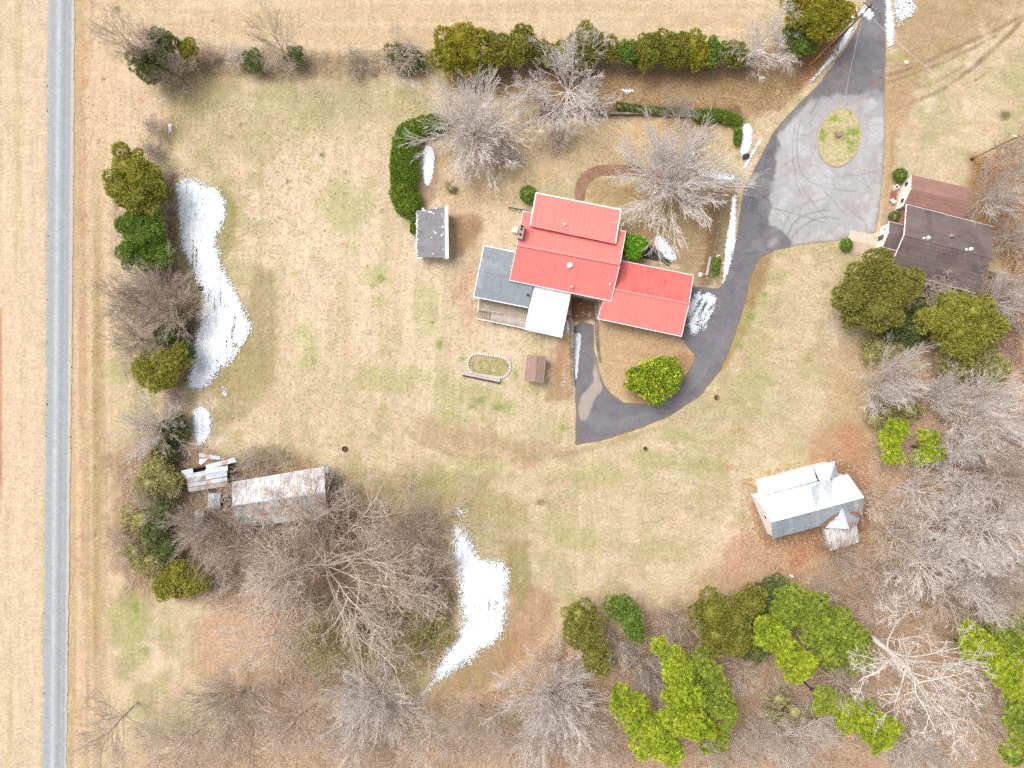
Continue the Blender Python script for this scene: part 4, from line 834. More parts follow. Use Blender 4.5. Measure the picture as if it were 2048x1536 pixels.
# ---- tin-roofed farmhouse lower right
t4 = thing('tin_roofed_house', 'old farmhouse with tin roof painted bright on lit slopes and grey on shaded ones at the edge of the woods', 'house', at(1600, 1010))
r5 = part_empty('main_roof', t4)
E, Rz = 3.0, 5.9
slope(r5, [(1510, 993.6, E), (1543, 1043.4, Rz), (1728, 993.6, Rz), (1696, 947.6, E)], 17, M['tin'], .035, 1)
slope(r5, [(1544.7, 1078, E), (1543, 1043.4, Rz), (1728, 993.6, Rz), (1725, 1029, E)], 17, M['tin_grey_and_shaded'], .05, 1)  # same tin as the upper slope, shade painted in by the darker material
trim(r5, [(1543, 1043.4, Rz), (1728, 993.6, Rz)], .28, .05, 'tin', 'ridge_cap', .08)
walls(t4, [(1510, 993.6, E), (1696, 947.6, E), (1725, 1029, E), (1544.7, 1078, E)], 2.9, M['white'], ins=.4, gables={1: 5.5, 3: 5.5})
ww = inset([(P(*c).x, P(*c).y) for c in [(1510, 993.6, E), (1696, 947.6, E), (1725, 1029, E), (1544.7, 1078, E)]], .4)
window(t4, ww[3], ww[0], .5, 2.9, .7, 1.1, Vector((-1, 0)))
r6 = part_empty('side_roof', t4)
slope(r6, [(1518.3, 964.3, 2.5), (1523, 992, 3.35), (1634, 962, 3.35), (1626.7, 933.5, 2.5)], 10, M['tin'], .035, 1)
r7 = part_empty('cross_gable_roof', t4)
def facet(par, pts, mat, name='roof_panel', th=.05):
    v = [P(*p) for p in pts]; n = len(v); nn = (v[1] - v[0]).cross(v[2] - v[0]).normalized(); nn = nn if nn.z > 0 else -nn
    mesh(name, v + [q - nn * th for q in v], [tuple(range(n)), tuple(range(2 * n - 1, n - 1, -1))] + [(i, (i + 1) % n, n + (i + 1) % n, n + i) for i in range(n)], M[mat], par)
facet(r7, [(1622, 976, 4.2), (1641, 962.8, 5.6), (1634.6, 1018.5, 6.0)], 'tin_grey_and_shaded')  # shaded face of the cross gable, painted darker
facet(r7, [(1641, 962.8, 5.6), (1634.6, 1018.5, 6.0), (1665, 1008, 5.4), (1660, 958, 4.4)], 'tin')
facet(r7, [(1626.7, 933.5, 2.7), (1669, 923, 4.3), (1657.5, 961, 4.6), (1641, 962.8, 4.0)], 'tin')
facet(r7, [(1669, 923, 4.3), (1676.5, 948, 2.9), (1657.5, 961, 4.6)], 'tin_grey_and_shaded')
trim(r7, [(1669, 923, 4.35), (1657.5, 961, 4.65)], .18, .05, 'tin', 'ridge_cap', .05); trim(r7, [(1626.7, 933.5, 2.75), (1641, 962.8, 4.1)], .22, .05, 'tin_grey_and_shaded', 'valley_flashing', .05)
walls(t4, [(1518.3, 964.3, 2.5), (1626.7, 933.5, 2.5), (1669, 925, 2.5), (1676, 950, 2.5), (1523, 992, 2.5)], 2.4, M['white'], 'side_wall', ins=.35)
r8 = part_empty('rear_gable_roof', t4)
facet(r8, [(1682.4, 1011, 5.0), (1697, 1058, 4.2), (1650, 1056, 2.7)], 'tin'); facet(r8, [(1682.4, 1011, 5.0), (1720, 1036, 2.8), (1713, 1049, 2.8), (1697, 1058, 4.2)], 'tin_grey_and_shaded')
trim(r8, [(1682.4, 1011, 5.05), (1697, 1058, 4.25)], .2, .05, 'tin', 'ridge_cap', .05)
r9 = part_empty('rear_porch_roof', t4)
slope(r9, [(1660, 1102, 2.1), (1648, 1059, 2.7), (1713, 1049, 2.7), (1719, 1084.4, 2.1)], 8, M['tinrust'], .05, 1, jitter=.02)
m = MB(); 
walls(t4, [(1650, 1057, 2.5), (1715, 1044, 2.5), (1719, 1084, 2.0), (1660, 1100, 2.0)], 2.0, M['siding'], 'rear_wall', ins=.5)
walls(t4, [(1660, 1030, 2.5), (1712, 1018, 2.5), (1714, 1046, 2.5), (1660, 1052, 2.5)], 2.6, M['siding'], 'rear_gable_wall', ins=.4)
p = P(1705, 1047, 4.8); m = MB(); m.box((p.x, p.y, 0), .5, .5, 4.8, R(-15)); o = m.done('chimney', M['chimney'], t4); m = MB(); m.box((p.x, p.y, 4.8), .24, .24, .02, R(-15)); m.done('flue', M['dark'], o)
m = MB(); rs = random.Random(9)
for k in range(500):
    if k < 280: t = rs.random(); a = 1645 + t * 38 + rs.gauss(0, 2.2); b = 1052 - t * 33 + rs.gauss(0, 3); z = 3.05 + t * 1.3 + .3
    else: t = rs.random(); a = 1698 + t * 20 + rs.gauss(0, 1.5); b = 1022 + t * 8 + rs.gauss(0, 1.5); z = 4.0
    p = P(a, b, z); s = rs.uniform(.06, .14); an = rs.random() * 6; m.add([(p.x + s * math.cos(an + q_), p.y + s * math.sin(an + q_), z + rs.uniform(0, .05)) for q_ in (0, 2.1, 4.2)], [(0, 1, 2)])
setp(m.done('fallen_leaves', M['litter'], t4), kind='stuff')

# ---- barn with streaked tin roof and the collapsed shed
barn = thing('tin_roofed_barn', 'long old barn with rust-streaked tin roof under bare branches', 'barn', at(560, 995))
r = part_empty('roof', barn)
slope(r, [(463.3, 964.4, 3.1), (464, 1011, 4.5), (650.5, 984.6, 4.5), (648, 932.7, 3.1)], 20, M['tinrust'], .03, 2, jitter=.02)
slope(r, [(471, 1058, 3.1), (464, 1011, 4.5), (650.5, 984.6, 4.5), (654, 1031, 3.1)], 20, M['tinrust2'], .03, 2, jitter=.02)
trim(r, [(464, 1011, 4.5), (650.5, 984.6, 4.5)], .2, .05, 'tin_grey_and_shaded', 'ridge_cap', .06)
facet(barn, [(648, 934, 3.1), (656, 931.5, 2.9), (657, 945, 2.9), (649, 948, 3.3)], 'tin_grey_and_shaded', 'loose_sheet')
walls(barn, [(463.3, 964.4, 3.1), (648, 932.7, 3.1), (654, 1031, 3.1), (471, 1058, 3.1)], 3.0, M['darkwood'], ins=.4, gables={1: 4.2, 3: 4.2})
ruin = thing('collapsed_shed', 'collapsed tin-roofed shed with loose rusty sheets and bare rafters', 'shed', at(420, 940))
S = lambda a, b: (320 + a / 5.689, 880 + b / 5.689)
def zq(pts, z): return [(*S(a, b), zz) for (a, b), zz in zip(pts, z if hasattr(z, '__len__') else [z] * len(pts))]
for k, (pts, z, mt) in enumerate([([(520, 285), (840, 200), (870, 250), (525, 335)], 2.5, 'sheet'), ([(518, 330), (770, 290), (770, 345), (512, 388)], 2.6, 'sheet'), ([(520, 392), (760, 345), (765, 410), (525, 455)], 2.5, 'tin_grey_and_shaded'), ([(530, 458), (765, 420), (760, 470), (540, 505)], 2.4, 'sheet'), ([(540, 508), (760, 470), (752, 530), (545, 555)], 2.35, 'tinrust2'),
                                 ([(240, 350), (370, 320), (380, 372), (262, 398)], 2.1, 'sheet'), ([(262, 400), (520, 345), (522, 402), (285, 440)], 2.15, 'tin_grey_and_shaded'), ([(300, 440), (520, 405), (525, 455), (310, 490)], 2.2, 'tinrust2'), ([(300, 492), (528, 458), (535, 505), (320, 540)], 2.1, 'tin_grey_and_shaded'), ([(310, 545), (540, 510), (545, 560), (330, 590)], 2.05, 'tinrust2'),
                                 ([(445, 145), (685, 190), (680, 225), (440, 192)], (2.9, 2.7, 2.5, 2.7), 'sheet'), ([(450, 215), (545, 215), (470, 280), (440, 262)], (2.5, 2.8, 2.2, 2.2), 'whiteroof'), ([(690, 205), (830, 185), (840, 200), (700, 240)], 2.5, 'tinrust2')]):
    facet(ruin, zq(pts, z), mt, 'tin_sheet')
for k in range(6):
    a = 520 + k * 32; m = MB(); m.bar(P(*S(a, 232), 2.3), P(*S(a + 12, 285), 2.4), .14, .14); m.done('rafter', M['deck2'], ruin)
m = MB(); m.bar(P(*S(490, 236), 2.25), P(*S(690, 236), 2.25), .12, .12); m.done('beam', M['darkwood'], ruin)
walls(ruin, [(*S(250, 330), 2), (*S(780, 230), 2), (*S(760, 530), 2), (*S(330, 590), 2)], 1.95, M['darkwood'], ins=.4)
for lab, pts in (('small square grey tin roof between the barn and the collapsed shed', [(545, 610), (690, 600), (682, 770), (538, 772)]), ('pale tin roof patch lost in brush below the collapsed shed', [(400, 805), (492, 812), (505, 1032), (385, 1028)])):
    z = 2.2; c = S((pts[0][0] + pts[2][0]) / 2, (pts[0][1] + pts[2][1]) / 2); t = thing('lean_to', lab, 'shed', at(*c)); q = zq([pts[3], pts[0], pts[1], pts[2]], (z, z + .3, z + .3, z))
    slope(t, q, 4, M['tin_grey_and_shaded'], .04, 1); walls(t, q, z - .05, M['darkwood'], ins=.3)

# ------------------------------------------------------------------ utility poles, wires, small objects
def pole(label, px, py, h, mat, z0=-.3):
    p = at(px, py); t = thing('utility_pole', label, 'utility pole', p); m = MB(); m.tube((p.x, p.y, z0), (p.x, p.y, h), .17, .12, 10); m.done('shaft', M[mat], t); return t, p
t1, p1 = pole('grey wooden utility pole with transformer at the top of the driveway', 1663.7, 92, 12.4, 'pole')
m = MB(); m.tube((p1.x - .45, p1.y - .15, 9.6), (p1.x - .45, p1.y - .15, 10.6), .27, .27, 14); m.tube((p1.x - .45, p1.y - .15, 10.6), (p1.x - .45, p1.y - .15, 10.85), .08, .05, 8); m.done('transformer', M['white'], t1)
m = MB(); m.bar((p1.x, p1.y, 9.3), (p1.x + 1.1, p1.y - .5, 9.5), .07, .07); o = m.done('lamp_arm', M['metal'], t1); m = MB(); m.dome((p1.x + 1.2, p1.y - .55, 9.35), .2, .2, 10, 3); m.done('lamp_head', M['white'], o)
m = MB(); m.bar((p1.x - .9, p1.y + .6, 11.6), (p1.x + .9, p1.y - .6, 11.6), .12, .12); o = m.done('crossarm', M['pole'], t1)
for s in (-.8, 0.4, .8): m = MB(); m.tube((p1.x + s, p1.y - s * .66, 11.6), (p1.x + s, p1.y - s * .66, 11.85), .06, .04, 8); m.done('insulator', M['white'], o)
m = MB(); m.tube((p1.x, p1.y, 11.0), P(1617, 132, 0), .02, .02, 4); m.done('guy_wire', M['wire'], t1)
a = P(1618, 131.2, .05); b = Vector((p1.x, p1.y, 11.0)); d = (b - a).normalized(); m = MB(); m.tube(a, a + d * 3.2, .07, .07, 8); m.done('guy_guard', M['yellow'], t1)
t2, p2 = pole('fresh orange-brown utility pole at the edge of the woods', 1942, 318.7, 10.7, 'polenew')
m = MB(); m.tube((p2.x, p2.y, 0), (p2.x, p2.y, .8), .22, .19, 10); m.done('dark_butt', M['darkwood'], t2)
m = MB(); m.bar((p2.x - .7, p2.y + .1, 10.2), (p2.x + .3, p2.y - .1, 10.2), .1, .1); m.done('bracket', M['white'], t2)
def wire(label, a, b, sag, r=.022, n=24):
    m = MB(); pts = [lerp(a, b, k / n) - Vector((0, 0, sag * 4 * (k / n) * (1 - k / n))) for k in range(n + 1)]
    for k in range(n): m.tube(pts[k], pts[k + 1], r, r, 4, False)
    return setp(m.done('overhead_wire', M['wire']), label, 'wire', 'overhead wires')
wire('overhead wire from the grey pole across the grass to the orange-brown pole', Vector((p1.x, p1.y, 10.3)), Vector((p2.x, p2.y, 10.1)), .9)
# the second wire comes down to a service post on the island
t = thing('stone_basin', 'round pinkish stone basin in the middle of the driveway island', 'basin', at(1675, 270)); p = at(1675, 270)
m = MB(); m.tube((p.x, p.y, .1), (p.x, p.y, .5), .36, .42, 14); m.done('bowl', M['pink'], t); m = MB(); m.tube((p.x, p.y, .5), (p.x, p.y, .52), .3, .3, 14); m.done('basin_floor', M['stone'], t)
wire('overhead wire from the grey pole down towards the driveway island', Vector((p1.x, p1.y, 9.9)), Vector((p.x, p.y, .55)), .6)
t = thing('wheelie_bin', 'black plastic bin lying on its side on the snow beside the turning court', 'bin', at(1491, 312)); a = P(1487, 313.5, .4); b = P(1496, 310.5, .4); m = MB(); m.bar(a + Vector((0, 0, .25)), b + Vector((0, 0, .25)), .62, .55); m.done('bin_body', M['black'], t)
m = MB(); m.bar(b + Vector((.02, 0, .3)), b + Vector((.12, .04, .3)), .7, .62); m.done('bin_lid', M['black'], t)
m = MB(); m.tube(a + Vector((0, .36, -.1)), a + Vector((0, -.36, -.1)), .12, .12, 10); m.done('wheel', M['black'], t)
t = thing('garden_cross', 'small white cross-shaped marker standing on the grass right of the driveway', 'marker', at(1810, 125)); p = at(1810.5, 126)
for dx, dy in ((.35, .1), (.12, .35), (-.3, .25)): m = MB(); m.bar((p.x - dx, p.y - dy, .3), (p.x + dx, p.y + dy, .3), .1, .08); m.done('marker_arm', M['white'], t)
m = MB(); m.box((p.x, p.y, -.1), .1, .1, .38); m.done('stake', M['white'], t)
def junk(label, name, cat, px, py, r, mat, seed):
    rr = random.Random(seed); p = at(px, py); t = thing(name, label, cat, p)
    m = MB(); m.tube((p.x, p.y, -.05), (p.x, p.y, .35), r, r * .9, 12, False); m.tube((p.x, p.y, .35), (p.x, p.y, -.0), r * .84, r * .8, 12, False); m.done('rim', M[mat], t)
    m = MB(); m.tube((p.x, p.y, .0), (p.x, p.y, .1), r * .82, r * .82, 12); m.done('ash', M['browntrunk'], t); return t
junk('round rusty fire pit on the lawn above the barn', 'fire_pit', 'fire pit', 690, 898, .48, 'orangerust', 1)
junk('small rusty barrel half hidden beside the bend of the long snow patch', 'barrel', 'barrel', 403, 577, .4, 'browntrunk', 2)
junk('weathered tree stump right of the curving driveway', 'tree_stump', 'stump', 1432, 795, .42, 'wood', 3)
junk('pale tree stump in the field below the driveway bend', 'tree_stump', 'stump', 1290, 897, .34, 'wood', 4)
t = thing('red_gate_frame', 'red metal frame lying beside the dark clump near the lane', 'frame', at(342, 170)); 
for a, b in (((330, 160), (350, 166)), ((332, 164), (358, 174)), ((350, 166), (358, 176)), ((330, 160), (333, 166))): m = MB(); m.bar(P(*a, .3), P(*b, .3), .07, .07); m.done('frame_bar', mk('red_paint', (.45, .08, .08), .1) if 'red_paint' not in bpy.data.materials else bpy.data.materials['red_paint'], t)
t = thing('fallen_sticks', 'pale cut branch lying on the field right of the driveway', 'branch', at(1562, 692))
for a, b in (((1545, 690), (1574, 688)), ((1566, 682), (1571, 695))): m = MB(); m.tube(P(*a, .1), P(*b, .12), .05, .03, 5); m.done('branch', M['pale'], t)
t = thing('white_board', 'small white board lying at the wood edge above the pines', 'board', at(1583, 1152)); m = MB(); m.bar(P(1580, 1149.5, .2), P(1587, 1155, .2), .3, .06); m.done('panel', M['white'], t)
# ------------------------------------------------------------------ vegetation
def tubes(S, k=3, wmin=0):
    S = np.asarray(S, float); a = S[:, 0:3]; b = S[:, 3:6]; r0 = S[:, 6]; r1 = S[:, 7]
    d = b - a; d /= np.linalg.norm(d, axis=1)[:, None] + 1e-9
    ref = np.where(np.abs(d[:, 2:3]) < .9, np.array([[0, 0, 1.]]), np.array([[1., 0, 0]])); u = np.cross(d, ref); u /= np.linalg.norm(u, axis=1)[:, None] + 1e-9; v = np.cross(d, u)
    V = np.zeros((len(S), 2 * k, 3))
    for j in range(k):
        t = 2 * math.pi * j / k; o = u * math.cos(t) + v * math.sin(t)
        V[:, j] = a + o * r0[:, None]; V[:, k + j] = b + o * r1[:, None]
    base = np.arange(len(S))[:, None] * 2 * k
    F = np.concatenate([base + np.array([[j, (j + 1) % k, k + (j + 1) % k, k + j]]) for j in range(k)])
    return V.reshape(-1, 3), F
def norm(v):
    l = math.sqrt(v[0] ** 2 + v[1] ** 2 + v[2] ** 2) + 1e-9; return (v[0] / l, v[1] / l, v[2] / l)
STY = {  # per level: children, angle lo-hi (deg), length ratio, wander, upward pull, segments
    'vase':  dict(H=9, trunk=.09, r=.19, lv=[(48, 8, 76, .95, .035, .022, 6), (12, 10, 34, .40, .06, .03, 3), (6, 12, 36, .42, .08, .02, 2)], tmin=.0165),
    'dome':  dict(H=9, trunk=.07, r=.20, lv=[(84, 6, 80, .95, .03, .015, 6), (13, 9, 30, .38, .05, .02, 3), (7, 12, 34, .42, .08, .01, 2)], tmin=.0165),
    'oak':   dict(H=15, trunk=.16, r=.60, lv=[(15, 30, 86, .90, .13, .035, 8), (13, 22, 50, .44, .18, .02, 5), (8, 18, 46, .46, .22, .02, 3), (4, 16, 46, .5, .26, .02, 2)], tmin=.019),
    'wood':  dict(H=14, trunk=.66, r=.17, lv=[(24, 28, 78, .44, .10, .04, 5), (9, 16, 42, .48, .14, .03, 4), (6, 14, 42, .5, .18, .02, 2)], tmin=.017),
    'brush': dict(H=3.6, trunk=.02, r=.07, lv=[(26, 6, 72, .95, .12, .03, 4), (9, 20, 55, .45, .22, .04, 3), (5, 20, 60, .5, .3, .0, 2)], tmin=.014),
    'syc':   dict(H=24, trunk=.86, r=.50, lv=[(15, 34, 74, .42, .14, .05, 7), (7, 28, 60, .48, .20, .05, 5), (6, 26, 60, .46, .28, .03, 3), (4, 25, 60, .5, .3, .02, 2)], tmin=.018)}
def grow(style, seed):
    st = STY[style]; rr = random.Random(seed); H = st['H']; T = []; B = []; lv = st['lv']; tl = H * st['trunk']
    def branch(p, d, L, r, level, out):
        n = lv[level][6] if level >= 0 else 6
        wd = lv[level][4] if level >= 0 else .05; up = lv[level][5] if level >= 0 else .1
        rend = max(st['tmin'] * .8, r * (.32 if level >= 0 else .5)); P_ = [(p, d, 0)]
        for s in range(n):
            d = norm((d[0] + rr.gauss(0, wd), d[1] + rr.gauss(0, wd), d[2] + rr.gauss(0, wd * .8) + up)); q = (p[0] + d[0] * L / n, p[1] + d[1] * L / n, max(.05, p[2] + d[2] * L / n))
            ra = r + (rend - r) * s / n; rb = r + (rend - r) * (s + 1) / n; out.append((*p, *q, ra, rb)); p = q; P_.append((p, d, (s + 1) / n))
        nl = level + 1
        if nl >= len(lv): return
        ch, a0, a1, lr, *_ = lv[nl]
        ch = max(2, int(round(ch * rr.uniform(.8, 1.2))))
        for c in range(ch):
            t = rr.uniform(.22, 1) if level >= 0 else rr.uniform(.42 if st['trunk'] > .3 else .7, 1)
            if level < 0: t = (.40 if st['trunk'] > .3 else .75) + (.6 if st['trunk'] > .3 else .25) * (c + rr.random()) / ch
            i = min(int(t * n), n - 1); f = t * n - i; A, dA, _1 = P_[i]; Bq, dB, _2 = P_[i + 1]
            o = (A[0] + (Bq[0] - A[0]) * f, A[1] + (Bq[1] - A[1]) * f, A[2] + (Bq[2] - A[2]) * f)
            ang = R(rr.uniform(a0, a1)); az = rr.uniform(0, 6.283) if level >= 0 else c * 2.4 + rr.uniform(-.4, .4)
            dv = Vector(dB); u = dv.orthogonal().normalized(); v = dv.cross(u); nd = dv * math.cos(ang) + (u * math.cos(az) + v * math.sin(az)) * math.sin(ang)
            if level < 0: LL = (H - o[2]) / max(.45, nd.z) if st['trunk'] < .3 else H * lr * (1.15 - .7 * (t - .4))
            else: LL = L * lr * (1.25 - .6 * t)
            if level < 0 and st['trunk'] < .3: LL = min(LL, H * lr) * rr.uniform(.8, 1.1)
            rc_ = max(st['tmin'], (r + (rend - r) * t) * (.62 if level >= 0 else .5))
            branch(o, tuple(nd), LL * rr.uniform(.75, 1.2), rc_, nl, B)
    branch((0, 0, -.2), (rr.gauss(0, .03), rr.gauss(0, .03), 1), tl + .2, st['r'], -1, T)
    return T, B
TREE = {}
def tree_mesh(style, seed):
    if (style, seed) not in TREE:
        T, B = grow(style, seed); out = []
        for nm, S, k in (('trunk', T, 7), ('branches', B, 3)):
            V, F = tubes(S, k); o = mesh(nm, V, F, M['silver']); out.append(o.data); COL.objects.unlink(o); bpy.data.objects.remove(o)
        cb = np.array(B)[:, 3:6]; cc = cb.mean(0); rad = np.percentile(np.hypot(cb[:, 0] - cc[0], cb[:, 1] - cc[1]), 86); out += [cc, rad]; TREE[(style, seed)] = out
    return TREE[(style, seed)]
def bare(label, style, seed, px, py, h, rpx, mat, group=None, name='bare_tree', cat='tree', zc=.62, rz=None, tilt=0):
    """leafless tree whose crown centre is seen at (px, py); h metres tall, crown radius in photograph pixels"""
    td, bd, cc, rad = tree_mesh(style, seed); H = STY[style]['H']; sc = h / H; zc = cc[2] * sc
    c = P(px, py, zc); sr = rpx * MPP * (CAMH - zc) / CAMH / rad * .92; sr = min(max(sr, sc * .55), sc * 2.2); rot = seed * 1.7 + px * .13 if rz is None else rz
    ox = (cc[0] * math.cos(rot) - cc[1] * math.sin(rot)) * sr; oy = (cc[0] * math.sin(rot) + cc[1] * math.cos(rot)) * sr
    t = thing(name, label, cat, (c.x - ox, c.y - oy, 0), group); t.scale = (sr, sr, sc); t.rotation_euler = (0, 0, rot)
    for nm, me in (('trunk', td), ('crown', bd)):
        o = link(nm, me, t); o.material_slots[0].link = 'OBJECT'; o.material_slots[0].material = M[mat]
    return t

def ico(sub=2):
    import bmesh
    bm = bmesh.new(); bmesh.ops.create_icosphere(bm, subdivisions=sub, radius=1); V = np.array([v.co[:] for v in bm.verts]); F = np.array([[v.index for v in f.verts] for f in bm.faces]); bm.free(); return V, F
ICO = ico(2)
def clump(d, seed, s=2.2):
    return fbm(d[:, 0] * s + d[:, 2] * s * .7, d[:, 1] * s - d[:, 2] * s * .5, 1.6, 500 + seed % 60, 3)
PAL = {
    'olive': [(126, 126, 64), (142, 134, 72), (110, 114, 58), (132, 128, 66)],
    'gold':  [(136, 134, 52), (160, 142, 62), (114, 120, 44), (126, 128, 50)],
    'row':   [(118, 120, 56), (144, 132, 68), (104, 112, 50), (130, 126, 58), (112, 120, 54)],
    'bright': [(156, 168, 58), (140, 154, 48), (168, 176, 68), (126, 142, 44)],
    'pine':  [(142, 154, 66), (128, 142, 58), (154, 164, 74), (114, 130, 52)],
    'green': [(106, 126, 62), (92, 114, 54), (122, 138, 68), (100, 122, 52)],
    'deep':  [(98, 110, 66), (110, 118, 74), (88, 100, 60), (120, 122, 82)],
    'bush':  [(90, 112, 52), (78, 100, 46), (104, 122, 58), (114, 124, 62)],
    'hedge': [(108, 126, 52), (94, 116, 46), (126, 138, 62), (86, 108, 42)],
    'magnolia': [(116, 138, 42), (150, 160, 52), (92, 116, 36), (172, 172, 66), (104, 130, 42)],
    'vivid': [(100, 146, 44), (128, 164, 54), (80, 126, 38)],
    'pale':  [(152, 148, 100), (140, 138, 92), (164, 156, 110), (130, 130, 84)],
    'yell':  [(144, 142, 66), (126, 130, 58), (156, 148, 74), (112, 118, 54)],
}
def foliage(lobes, pal, seed, dens=22, size=.30, kind='cedar', rag=.22, flat=.85, low=-.25, inner=.74, fac=2.45, sub=9):
    """lobes: (x,y,z,r) metres -> vertices, triangles, colours"""
    rr = np.random.RandomState(seed); VV = []; CC = []; IV = []; IF = []; IC = []; off = 0; pal_ = np.array([lin(c) for c in PAL[pal]]) / GAIN * fac
    lobes = list(lobes); nmain = len(lobes)
    if sub:
        q = []
        for (x, y, z, r) in lobes:
            for _ in range(sub):
                u = rr.randn(3); u[2] = abs(u[2]) * .8 - .15; u /= np.linalg.norm(u); f = rr.uniform(.24, .44) * r; e = r * rr.uniform(.62, .98); q.append((x + u[0] * e, y + u[1] * e, z + u[2] * e * flat * .8, f))
        lobes = [(x, y, z, r * .82) for x, y, z, r in lobes] + q
    L = np.array(lobes)
    for li, (x, y, z, r) in enumerate(L):
        n = int(dens * 2 * math.pi * r * r * (1.9 if kind == 'cedar' else .16 if kind == 'pine' else 1)); d = rr.randn(n, 3); d /= np.linalg.norm(d, axis=1)[:, None]
        d = d[d[:, 2] > low + rr.rand(len(d)) * .3 - .15]; n = len(d)
        if n == 0: continue
        cl = clump(d * r, seed + li, 1.0 if r > 1 else 2.2) * .6 + clump(d * r, seed + li + 9, 2.6) * .4; rad = r * (1 + (cl - .5) * 2.6 * rag) * (1 - .22 * rr.rand(n) ** 1.5 + .10 * rr.rand(n) ** 4)
        p = d * rad[:, None]; p[:, 2] *= flat; p = p + [x, y, z]
        keep = np.ones(n, bool)
        for lj, (x2, y2, z2, r2) in enumerate(L):
            if lj != li: keep &= np.linalg.norm((p - [x2, y2, z2]) / [1, 1, flat], axis=1) > r2 * .78
        p = p[keep]; d = d[keep]; n = len(p)
        if n == 0: continue
        hue = vnoise(p[:, 0] * 1.0, p[:, 1] * 1.0, 1.7, None, 540 + seed % 40); ci = np.clip((hue * .7 + rr.rand(n) * .8 - .25) * len(pal_), 0, len(pal_) - 1).astype(int); col = pal_[ci] * rr.uniform(.72, 1.3, (n, 1))
        k = 4 if kind == 'cedar' else 24 if kind == 'pine' else 20
        pp = np.repeat(p, k, 0); dd = np.repeat(d, k, 0); m = len(pp)
        if kind == 'cedar':
            out = dd * .9 + rr.randn(m, 3) * .55 + [0, 0, .25]; out /= np.linalg.norm(out, axis=1)[:, None]; ln = size * rr.uniform(.6, 1.3, (m, 1)); wd = size * .26; pp = pp + rr.randn(m, 3) * size * .2
        elif kind == 'leaf':
            out = dd * .5 + rr.randn(m, 3) * .8; out /= np.linalg.norm(out, axis=1)[:, None]; ln = size * rr.uniform(.6, 1.2, (m, 1)); wd = size * .5; pp = pp + rr.randn(m, 3) * size * .8
        else:
            out = rr.randn(m, 3) + [0, 0, .75]; out /= np.linalg.norm(out, axis=1)[:, None]; ln = size * rr.uniform(.75, 1.15, (m, 1)); wd = size * .125; pp = pp + out * ln * .1
        rn = rr.randn(m, 3); sdv = np.cross(out, rn); sdv /= np.linalg.norm(sdv, axis=1)[:, None] + 1e-9
        tri = np.stack([pp - sdv * wd, pp + sdv * wd, pp + out * ln], 1)
        VV.append(tri.reshape(-1, 3)); c3 = np.repeat(col, k, 0) * rr.uniform(.88, 1.12, (m, 1)); CC.append(np.repeat(c3, 3, 0))
        if inner and li < nmain:
            iv, if_ = ICO; dn = iv; ci_ = clump(dn * r, seed + li, 1.0 if r > 1 else 2.2); q = dn * (r * inner * (1 + (ci_ - .5) * 2 * rag))[:, None]; q[:, 2] *= flat; q[:, 2] = np.maximum(q[:, 2], -r * .75); q = q + [x, y, z]
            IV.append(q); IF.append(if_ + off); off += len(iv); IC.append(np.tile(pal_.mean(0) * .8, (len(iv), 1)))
    V = np.concatenate(VV); Cc = np.concatenate(CC); F = np.arange(len(V)).reshape(-1, 3)
    if IV: return V, F, Cc, np.concatenate(IV), np.concatenate(IF), np.concatenate(IC)
    return V, F, Cc, None, None, None
def ever(label, lobes, h, pal, seed, kind='cedar', name='evergreen_tree', cat='tree', group=None, trunk=True, zf=None, **kw):
    if kind == 'pine' and len(lobes) > 4: lobes = [(l[0], l[1], l[2] * 1.1) + tuple(l[3:]) for l in lobes]
    """lobes: (px, py, r_px[, z]) as seen in the photograph"""
    W = []
    for i, l in enumerate(lobes):
        z = l[3] if len(l) > 3 else None; r = l[2] * MPP
        if z is None: z = h - r * .85 * (1 + .0)
        z = max(z, r * .3); p = P(l[0], l[1], z); W.append((p.x, p.y, z, r * (CAMH - z) / CAMH))
    bx = sum(a[0] for a in W) / len(W); by = sum(a[1] for a in W) / len(W)
    t = thing(name, label, cat, (bx, by, 0), group); V, F, Cc, iv, if_, ic = foliage(W, pal, seed, kind=kind, **kw)
    mesh('foliage' if not trunk else 'crown', V, F, M['leaf'], t, cols=Cc)
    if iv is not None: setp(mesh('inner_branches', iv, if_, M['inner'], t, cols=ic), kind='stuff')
    if trunk:
        S_ = [(bx, by, -.2, bx, by, h * .62, .22, .12)]
        for a in W: S_.append((bx, by, max(.5, a[2] * .5), a[0], a[1], a[2], .12, .04))
        V, F = tubes(S_, 6); mesh('trunk', V, F, M['browntrunk'], t)
    return t

# conifers and evergreens, one by one
ever('yellow-green cedar at the top of the row beside the winding snow', [(262, 338, 40), (295, 362, 38), (240, 375, 30), (280, 395, 36), (310, 390, 26, 3)], 8, 'yell', 1, rag=.35, dens=26)
ever('mid-green cedar below the topmost one beside the winding snow', [(270, 450, 34), (305, 462, 34), (285, 478, 30)], 6.5, 'green', 2, rag=.3)
ever('bright green cedar just above the brown bare thicket by the snow', [(265, 502, 32), (300, 505, 34), (330, 512, 24)], 6, 'green', 3, rag=.3)
ever('olive cedar at the foot of the brown bare thicket beside the snow', [(292, 738, 30), (330, 748, 34), (352, 720, 28), (312, 770, 16)], 6, 'yell', 4, rag=.3)
ever('dark holly bush under the right side of the brown thicket', [(345, 668, 30), (362, 700, 22), (360, 640, 18)], 3.4, 'deep', 5, name='holly_bush', cat='bush', rag=.3)
ever('dark shrub under the pale bare bush beside the short snow patch', [(345, 870, 28), (330, 905, 26), (358, 840, 18)], 3, 'deep', 6, name='evergreen_shrub', cat='shrub', rag=.35)
ever('dark green cedar in the upper left clump near the lane', [(330, 85, 26), (312, 75, 16)], 5.5, 'deep', 7, rag=.3)
